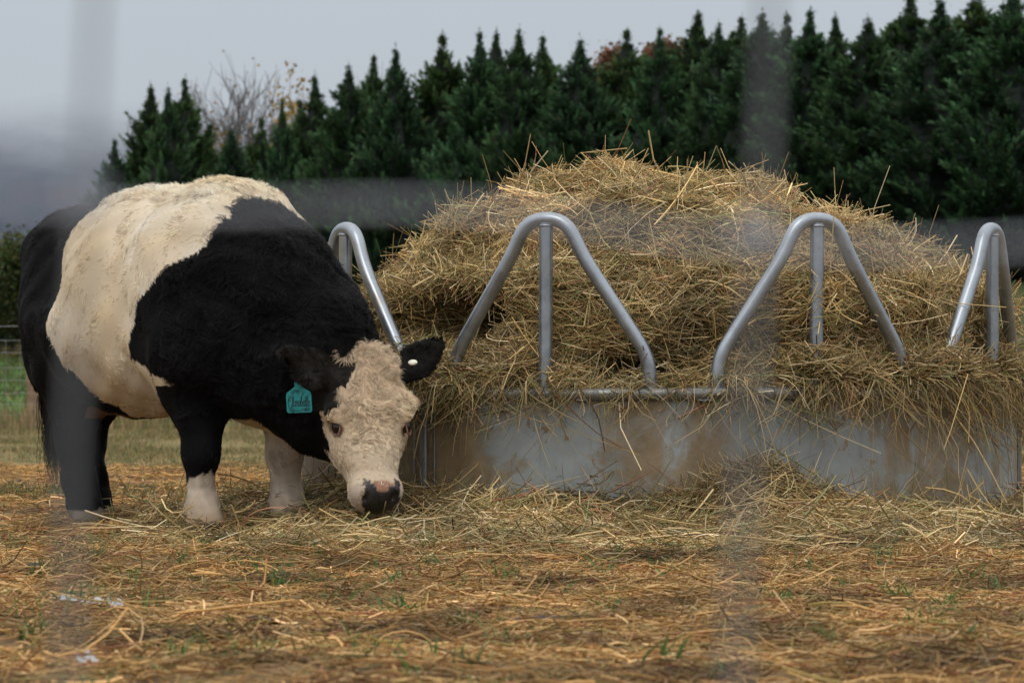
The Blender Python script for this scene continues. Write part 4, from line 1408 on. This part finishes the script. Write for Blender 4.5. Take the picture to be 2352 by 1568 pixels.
def leaves_mesh(P, n, spread, size, pal, seed, sphere=None):
    r = np.random.default_rng(seed)
    if len(P): 
        c = P[r.integers(0, len(P), n)] + r.normal(size=(n, 3)) * spread
    D = norm(r.normal(size=(n, 3)) + [0, 0, -.2]); S = norm(np.cross(D, r.normal(size=(n, 3))))
    L = r.uniform(.6, 1.3, n)[:, None] * size
    V = np.stack([c, c + D * L * .5 + S * L * .36, c + D * L, c + D * L * .5 - S * L * .36], 1).reshape(-1, 3)
    Q = np.arange(4 * n).reshape(n, 4)
    pal = np.array(pal)
    col = pal[r.integers(0, len(pal), n)] * r.uniform(.6, 1.3, (n, 1))
    return V, Q, np.repeat(col, 4, 0)


def build_other_trees():
    bark = plain('bare_bark', (.125, .112, .108), .9, nscale=10, namp=.3)
    for k, (px, ptop, Y, sd, lab, bend) in enumerate(((545, 132, 96, 21, 'bare leafless grey tree standing behind the hedge next to the outer cypress group', 1),
                                                       (628, 128, 98, 22, 'bare leafless tree behind the slender cypress, with a few ochre leaves left', 1),
                                                       (690, 140, 94, 23, 'bare leafless tree next to the yellow autumn tree', 1))):
        X = (px - 1176) / FPX * Y; g = float(ground(X, Y))
        H = CAMZ + (HOR - ptop) / FPX * Y - g
        o = empty('bare_tree', (X, Y, g), lab, 'tree')
        v, f, ends = branch_tree(sd, H, 6, .30, 3)
        v[:, :2] *= 1.0
        obj('trunk', v, f, bark, o)
        V, Q, c = leaves_mesh(ends, 140, .12, .11, [[.35, .22, .06], [.28, .15, .05]], sd)
        obj('crown', V, Q, M_LEAF, o, col=c, smooth=False)
    for k, (px, ptop, Y, sd, pal, nm, lab, n) in enumerate(((738, 158, 92, 31, [[.42, .26, .05], [.36, .24, .07], [.22, .16, .05]], 'autumn_tree', 'small tree with yellow autumn leaves poking out above the cypress row', 1100),
                                                            (1446, 100, 90, 32, [[.22, .095, .05], [.18, .08, .045], [.16, .10, .05]], 'autumn_tree', 'rust red autumn tree half hidden behind the cypress row', 15000),
                                                            (478, 270, 93, 33, [[.30, .17, .05], [.14, .12, .04], [.2, .12, .04]], 'autumn_tree', 'small ochre leaved tree between the outer cypress group and the bare trees', 1300))):
        X = (px - 1176) / FPX * Y; g = float(ground(X, Y))
        H = CAMZ + (HOR - ptop) / FPX * Y - g
        o = empty(nm, (X, Y, g), lab, 'tree')
        v, f, ends = branch_tree(sd, H, 5, .5, 1)
        w_ = (.32, 1.0, .45)[k]
        v[:, :2] *= w_; ends[:, :2] *= w_
        obj('trunk', v, f, bark, o)
        V, Q, c = leaves_mesh(ends[ends[:, 2] > H * .3], n, .2 if k == 1 else .16, .16, pal, sd)
        obj('crown', V, Q, M_LEAF, o, col=c, smooth=False)
    # round leafy trees beyond the green field, left of the cow
    for k, (px, ptop, pb, Y, sd, wd, lab) in enumerate(((22, 533, 800, 92, 41, 1.0, 'round olive green tree at the edge of the green field behind the fence'),
                                                        (-70, 560, 800, 95, 42, 1.2, 'broad green tree at the picture edge behind the fence'),
                                                        (92, 575, 800, 96, 43, .8, 'dark green tree whose edge shows beside the cow\'s rump'))):
        X = (px - 1176) / FPX * Y; g = float(ground(X, Y))
        H = CAMZ + (HOR - ptop) / FPX * Y - g
        o = empty('leafy_tree', (X, Y, g), lab, 'tree')
        r = np.random.default_rng(sd)
        lob = []
        for i in range(60):
            z = H * r.uniform(.06, .93); rr = wd * 1.0 * math.sqrt(max(.05, 1 - ((z / H - .42) / .62) ** 2))
            a = r.uniform(0, 6.28); q = rr * math.sqrt(r.random())
            lob.append((q * math.cos(a), q * math.sin(a), z))
        lob = np.array(lob)
        V, Q, c = leaves_mesh(lob, 9000, .22, .13, [[.05, .075, .02], [.075, .09, .025], [.11, .10, .03], [.03, .055, .02]], sd)
        h_ = (np.repeat(V.reshape(-1, 4, 3)[:, 0, 2] / H, 4) * .9 + .35)[:, None]
        obj('crown', V, Q, M_LEAF, o, col=c * h_, smooth=False)
        link('trunk', trunk_mesh(H * .7, .09, sd), o)
    X, Y = (42 - 1176) / FPX * 88, 88
    g = float(ground(X, Y))
    r = np.random.default_rng(8)
    lob = np.stack([r.normal(0, .22, 30), r.normal(0, .2, 30), np.abs(r.normal(.12, .12, 30))], -1)
    V, Q, c = leaves_mesh(lob, 1500, .08, .06, [[.12, .10, .03], [.2, .14, .05], [.08, .08, .025]], 9)
    o = obj('bush', V, Q, M_LEAF, col=c, smooth=False); o.location = (X, Y, g)
    tag(o, 'small round ochre green bush on the far edge of the green field', 'bush')


# ------------------------------------------------------------------ fences and hills
def build_fences():
    Y = 32.0
    wood = plain('weathered_wood', (.23, .155, .09), .85, nscale=9, namp=.45)
    wirem = plain('fence_wire', (.32, .33, .34), .5, .4, nscale=40)
    root = empty('field_fence', (0, Y, 0), 'wooden post and wire mesh fence crossing the paddock behind the cow', 'fence')
    xs = [-5.45 + 3.6 * i for i in range(-1, 5)]
    for i, x in enumerate(xs):
        z = np.linspace(-.1, 1.16, 12)
        g = float(ground(x, Y))
        P = np.stack([x + .012 * np.sin(z * 3 + i), 0 * z, g + z], -1)
        v, f = pipe(P, .075 + .004 * np.sin(z * 9), 12)
        n = len(v); top = P[-1] + [0, 0, .012]
        v = np.concatenate([v, [top]])
        obj('post', v, [f, np.array([(n - 12 + k, n - 12 + (k + 1) % 12, n) for k in range(12)])], wood, root)
    lines = []
    x = np.linspace(-9.3, 12.8, 80)
    for h_ in (.06, .17, .29, .42, .56, .71, .87, 1.02, 1.17):
        lines.append(pipe(np.stack([x, 0 * x - .08, ground(x, x * 0 + Y) + h_ + .006 * np.sin(x * 5 + h_ * 20)], -1), .0022 if h_ < 1.1 else .003, 4))
    for q in np.arange(-9.2, 12.7, .165):
        z = np.linspace(.06, 1.02, 5)
        lines.append(pipe(np.stack([q + 0 * z, 0 * z - .08, float(ground(q, Y)) + z], -1), .0018, 4))
    v, f = join(lines)
    obj('wire_mesh', v, f, wirem, root)
    # the mesh fence the photograph was taken through: real wire 0.62 m in front of the lens, far out of focus
    Yf = .62
    wm = plain('galvanized_wire', (.185, .20, .212), .5, .2, nscale=80)  # upright wires: the shaded tone is put into the colour
    parts = []
    gx = .1485
    for k in range(-8, 9):
        x0 = (205 - 1176) / FPX * Yf + gx * k
        z = np.linspace(-.02, 1.25, 40)
        x = x0 + (z - .585) * (.024 if k != 1 else .034) + .0015 * np.sin(z * 23 + k)
        parts.append(pipe(np.stack([x, Yf + 0 * z, z], -1), .00115, 8))
    for k in range(-3, 5):
        z0 = .5395 + .1485 * k
        x = np.linspace(-1.28, 1.25, 160)
        px = x / Yf * FPX + 1176
        z = z0 - (px - 520) / FPX * Yf * .056 + .0030 * np.sin(x * 42 + 2.2 + k) * (1 if k else .8)
        parts.append(pipe(np.stack([x, Yf - .003 + 0 * x, z], -1), .00085, 8))
    nv = sum(len(p[1]) for p in parts[:17])
    for k in range(-8, 9):      # wrapped knots where the wires cross
        x0 = (205 - 1176) / FPX * Yf + gx * k
        for q in range(-3, 5):
            px = x0 / Yf * FPX + 1176
            zc = .5395 + .1485 * q - (px - 520) / FPX * Yf * .056
            xc = x0 + (zc - .585) * (.024 if k != 1 else .034)
            t = np.linspace(0, 5 * math.pi, 40)
            parts.append(pipe(np.stack([xc + (t / 15.7 - .5) * .009, Yf + .0028 * np.cos(t), zc + .0028 * np.sin(t)], -1), .0009, 5))
    v, f = join(parts)
    wh = plain('galvanized_wire_skylit', (.35, .38, .43), .5, .2, nscale=80)  # same wire, sky light painted into the paler colour of horizontals and knots
    mi = np.ones(len(f), np.int32); mi[:nv] = 0
    o = obj('wire_fence', v, f, [wm, wh], mi=mi)
    tag(o, 'blurred grey square mesh wire fence close in front of the camera', 'fence')


def build_hills():
    xs = np.linspace(-1100, 900, 120); hs = np.linspace(0, 1, 40)
    n1 = Noise(1 / 500, 90, dim=1); n2 = Noise(1 / 120, 91, dim=1)
    top = 222 + 22 * n1(xs[:, None]) + 6 * n2(xs[:, None])
    V = np.zeros((len(hs), len(xs), 3))
    V[..., 0] = xs; V[..., 1] = 1350 + hs[:, None] * 420; V[..., 2] = -8 + hs[:, None] ** .9 * top[None]
    i = np.arange(len(hs) * len(xs)).reshape(len(hs), len(xs))
    F = np.stack([i[:-1, :-1], i[:-1, 1:], i[1:, 1:], i[1:, :-1]], -1).reshape(-1, 4)
    m, nt, b, out = mat('misty_woods')
    co = texco(nt)
    c = ramp(nt, noise(nt, co, .035, 8, .65), [(.35, (.036, .046, .062)), (.5, (.052, .060, .078)), (.65, (.085, .070, .082))])
    c = mix(nt, noise(nt, co, .006, 4), c, (.10, .118, .148))
    nt.links.new(c, b.inputs['Base Color'])
    b.inputs['Roughness'].default_value = 1; b.inputs['Specular IOR Level'].default_value = 0
    sx = nt.nodes.new('ShaderNodeSeparateXYZ'); nt.links.new(co, sx.inputs[0])
    ad = nt.nodes.new('ShaderNodeMath'); ad.operation = 'MULTIPLY_ADD'
    nt.links.new(noise(nt, co, .008, 6, .6), ad.inputs[0]); ad.inputs[1].default_value = 38; nt.links.new(sx.outputs[2], ad.inputs[2])
    mr = nt.nodes.new('ShaderNodeMapRange'); mr.interpolation_type = 'SMOOTHSTEP'
    mr.inputs['From Min'].default_value = 122; mr.inputs['From Max'].default_value = 192
    nt.links.new(ad.outputs[0], mr.inputs['Value'])
    tr = nt.nodes.new('ShaderNodeBsdfTransparent')
    ms = nt.nodes.new('ShaderNodeMixShader')
    nt.links.new(mr.outputs[0], ms.inputs[0]); nt.links.new(b.outputs[0], ms.inputs[1]); nt.links.new(tr.outputs[0], ms.inputs[2])
    nt.links.new(ms.outputs[0], out.inputs[0])
    tag(obj('hills', V.reshape(-1, 3), F, m), kind='structure')


def lump(name, px, py, size, m, label, cat, seed, flat=.45, Y=None):
    Y = Y or CAMZ * FPX / (py - HOR)
    X = (px - 1176) / FPX * Y
    r = np.random.default_rng(seed)
    uu, vv = np.meshgrid(np.linspace(0, math.pi, 14), np.linspace(0, 2 * math.pi, 22, endpoint=False), indexing='ij')
    S = np.stack([np.sin(uu) * np.cos(vv), np.sin(uu) * np.sin(vv), np.cos(uu)], -1).reshape(-1, 3)
    nn = Noise(.8, seed); n2 = Noise(2.4, seed + 1)
    S = S * (1 + .28 * nn(S) + .14 * n2(S))[:, None]
    V = S * np.array([size, size * .8, size * flat])
    i = np.arange(14 * 22).reshape(14, 22); j = np.roll(i, -1, 1)
    F = np.stack([i[:-1], i[1:], j[1:], j[:-1]], -1).reshape(-1, 4)
    o = obj(name, V, F, m)
    o.location = (X, Y, float(ground(X, Y)) + size * flat * .35)
    return tag(o, label, cat)


def build_small():
    dung = plain('dried_manure', (.035, .024, .015), .9, nscale=60, namp=.6)
    for k, (px, py, s, lab) in enumerate(((40, 1112, .055, 'dark round manure clod on the pale straw behind the cow\'s tail'),
                                          (478, 1106, .05, 'flat dark manure clod on the straw between the cow\'s legs, in the distance'),
                                          (600, 1438, .035, 'dark clod in the trodden straw below the cow\'s front leg'),
                                          (1230, 1432, .06, 'wide dark manure patch in the trodden straw at the middle of the picture'),
                                          (962, 1506, .03, 'small dark clod near the bottom of the picture, below the cow\'s head'),
                                          (1525, 1560, .04, 'dark clod cut by the bottom edge of the picture'),
                                          (110, 1320, .06, 'dark flat manure patch below the cow\'s hind feet'),
                                          (1010, 1420, .04, 'dark clod in the straw between the cow\'s muzzle and the wide manure patch'))):
        lump('manure_clod', px, py, s, dung, lab, 'manure', 200 + k, .3)
    pl = plain('white_plastic', (.42, .43, .45), .5, nscale=30, namp=.08)
    # torn strip of plastic lying in the straw
    for name, px, py, L, W, lab, sd, a in (('plastic_scrap', 188, 1402, .105, .018, 'torn strip of dirty white plastic on the straw below the cow\'s hind legs', 5, -.2),
                                        ('plastic_scrap', 266, 1408, .035, .012, 'small white plastic flake beside the torn white strip', 6, .1),
                                        ('paper_scrap', 202, 1542, .035, .022, 'small crumpled pale paper scrap at the bottom of the picture', 7, .3)):
        Y = CAMZ * FPX / (py - HOR); X = (px - 1176) / FPX * Y
        r = np.random.default_rng(sd)
        n, m = 16, 6
        U, W_ = np.meshgrid(np.linspace(-.5, .5, n), np.linspace(-.5, .5, m), indexing='ij')
        V = np.stack([U * L, W_ * W * (1.2 - np.abs(U)) + .006 * np.sin(U * 9), .012 + .006 * np.sin(U * 8 + sd) + .004 * np.sin(W_ * 6 + U * 5) + W_ * .012], -1).reshape(-1, 3)
        i = np.arange(n * m).reshape(n, m)
        F = np.stack([i[:-1, :-1], i[1:, :-1], i[1:, 1:], i[:-1, 1:]], -1).reshape(-1, 4)
        o = obj(name, V, F, pl); o.location = (X, Y, float(ground(X, Y)) + .008); o.rotation_euler.z = a
        tag(o, lab, 'scrap')


# ------------------------------------------------------------------ light, sky, camera
def build_world():
    sc = bpy.context.scene
    w = bpy.data.worlds.new('World'); sc.world = w; w.use_nodes = True
    nt = w.node_tree; nt.nodes.clear()
    out = nt.nodes.new('ShaderNodeOutputWorld'); bg = nt.nodes.new('ShaderNodeBackground')
    sky = nt.nodes.new('ShaderNodeTexSky'); sky.sky_type = 'NISHITA'; sky.sun_disc = False
    sky.sun_elevation = math.radians(52); sky.sun_rotation = math.radians(200)
    sky.air_density = 1.5; sky.dust_density = 4
    bg.inputs['Strength'].default_value = .1
    tc = nt.nodes.new('ShaderNodeTexCoord'); sx = nt.nodes.new('ShaderNodeSeparateXYZ')
    nt.links.new(tc.outputs['Generated'], sx.inputs[0])
    # overcast cloud layer: bright overhead, dull and cool towards the horizon
    cl = ramp(nt, sx.outputs[2], [(0.0, (5.2, 5.5, 6.05)), (.07, (5.1, 5.55, 6.15)), (.14, (5.35, 5.9, 6.5)), (.35, (9.4, 9.7, 10.2)), (1.0, (17.5, 17.5, 17.6))])
    n = noise(nt, tc.outputs['Generated'], 2.2, 5, .5)
    mr = nt.nodes.new('ShaderNodeMapRange'); mr.inputs['To Min'].default_value = .86; mr.inputs['To Max'].default_value = 1.14
    nt.links.new(n, mr.inputs['Value'])
    v = nt.nodes.new('ShaderNodeVectorMath'); v.operation = 'SCALE'
    nt.links.new(cl, v.inputs[0]); nt.links.new(mr.outputs[0], v.inputs['Scale'])
    c = mix(nt, .94, sky.outputs[0], v.outputs[0])
    nt.links.new(c, bg.inputs['Color']); nt.links.new(bg.outputs[0], out.inputs[0])
    L = bpy.data.lights.new('sun', 'SUN'); L.energy = .7; L.angle = math.radians(25); L.color = (1, .97, .92)
    o = bpy.data.objects.new('sun', L); C.objects.link(o)
    o.rotation_euler = (math.radians(38), 0, math.radians(-20))
    cam = bpy.data.cameras.new('camera'); co = bpy.data.objects.new('camera', cam); C.objects.link(co)
    cam.sensor_width = 36; cam.lens = 36 * FPX / 2352
    co.location = (0, 0, CAMZ)
    co.rotation_euler = (math.radians(90) + math.atan((HOR - 784) / FPX), 0, 0)
    cam.clip_start = .05; cam.clip_end = 5000
    cam.dof.use_dof = True; cam.dof.focus_distance = 9.2; cam.dof.aperture_fstop = 8.2
    sc.camera = co
    sc.view_settings.view_transform = 'Standard'; sc.view_settings.look = 'None'
    sc.view_settings.exposure = 0; sc.view_settings.gamma = 1
    cy = sc.cycles
    cy.use_denoising = True
    cy.denoiser = 'OPENIMAGEDENOISE'; cy.denoising_input_passes = 'RGB_ALBEDO_NORMAL'; cy.denoising_prefilter = 'ACCURATE'
    cy.max_bounces = 5; cy.diffuse_bounces = 3; cy.glossy_bounces = 2; cy.transmission_bounces = 2; cy.transparent_max_bounces = 6
    cy.use_adaptive_sampling = False


build_world()
build_ground()
build_litter()
build_grass()
build_hay()
build_feeder()
build_cow()
build_cypresses()
build_other_trees()
build_fences()
build_hills()
build_small()
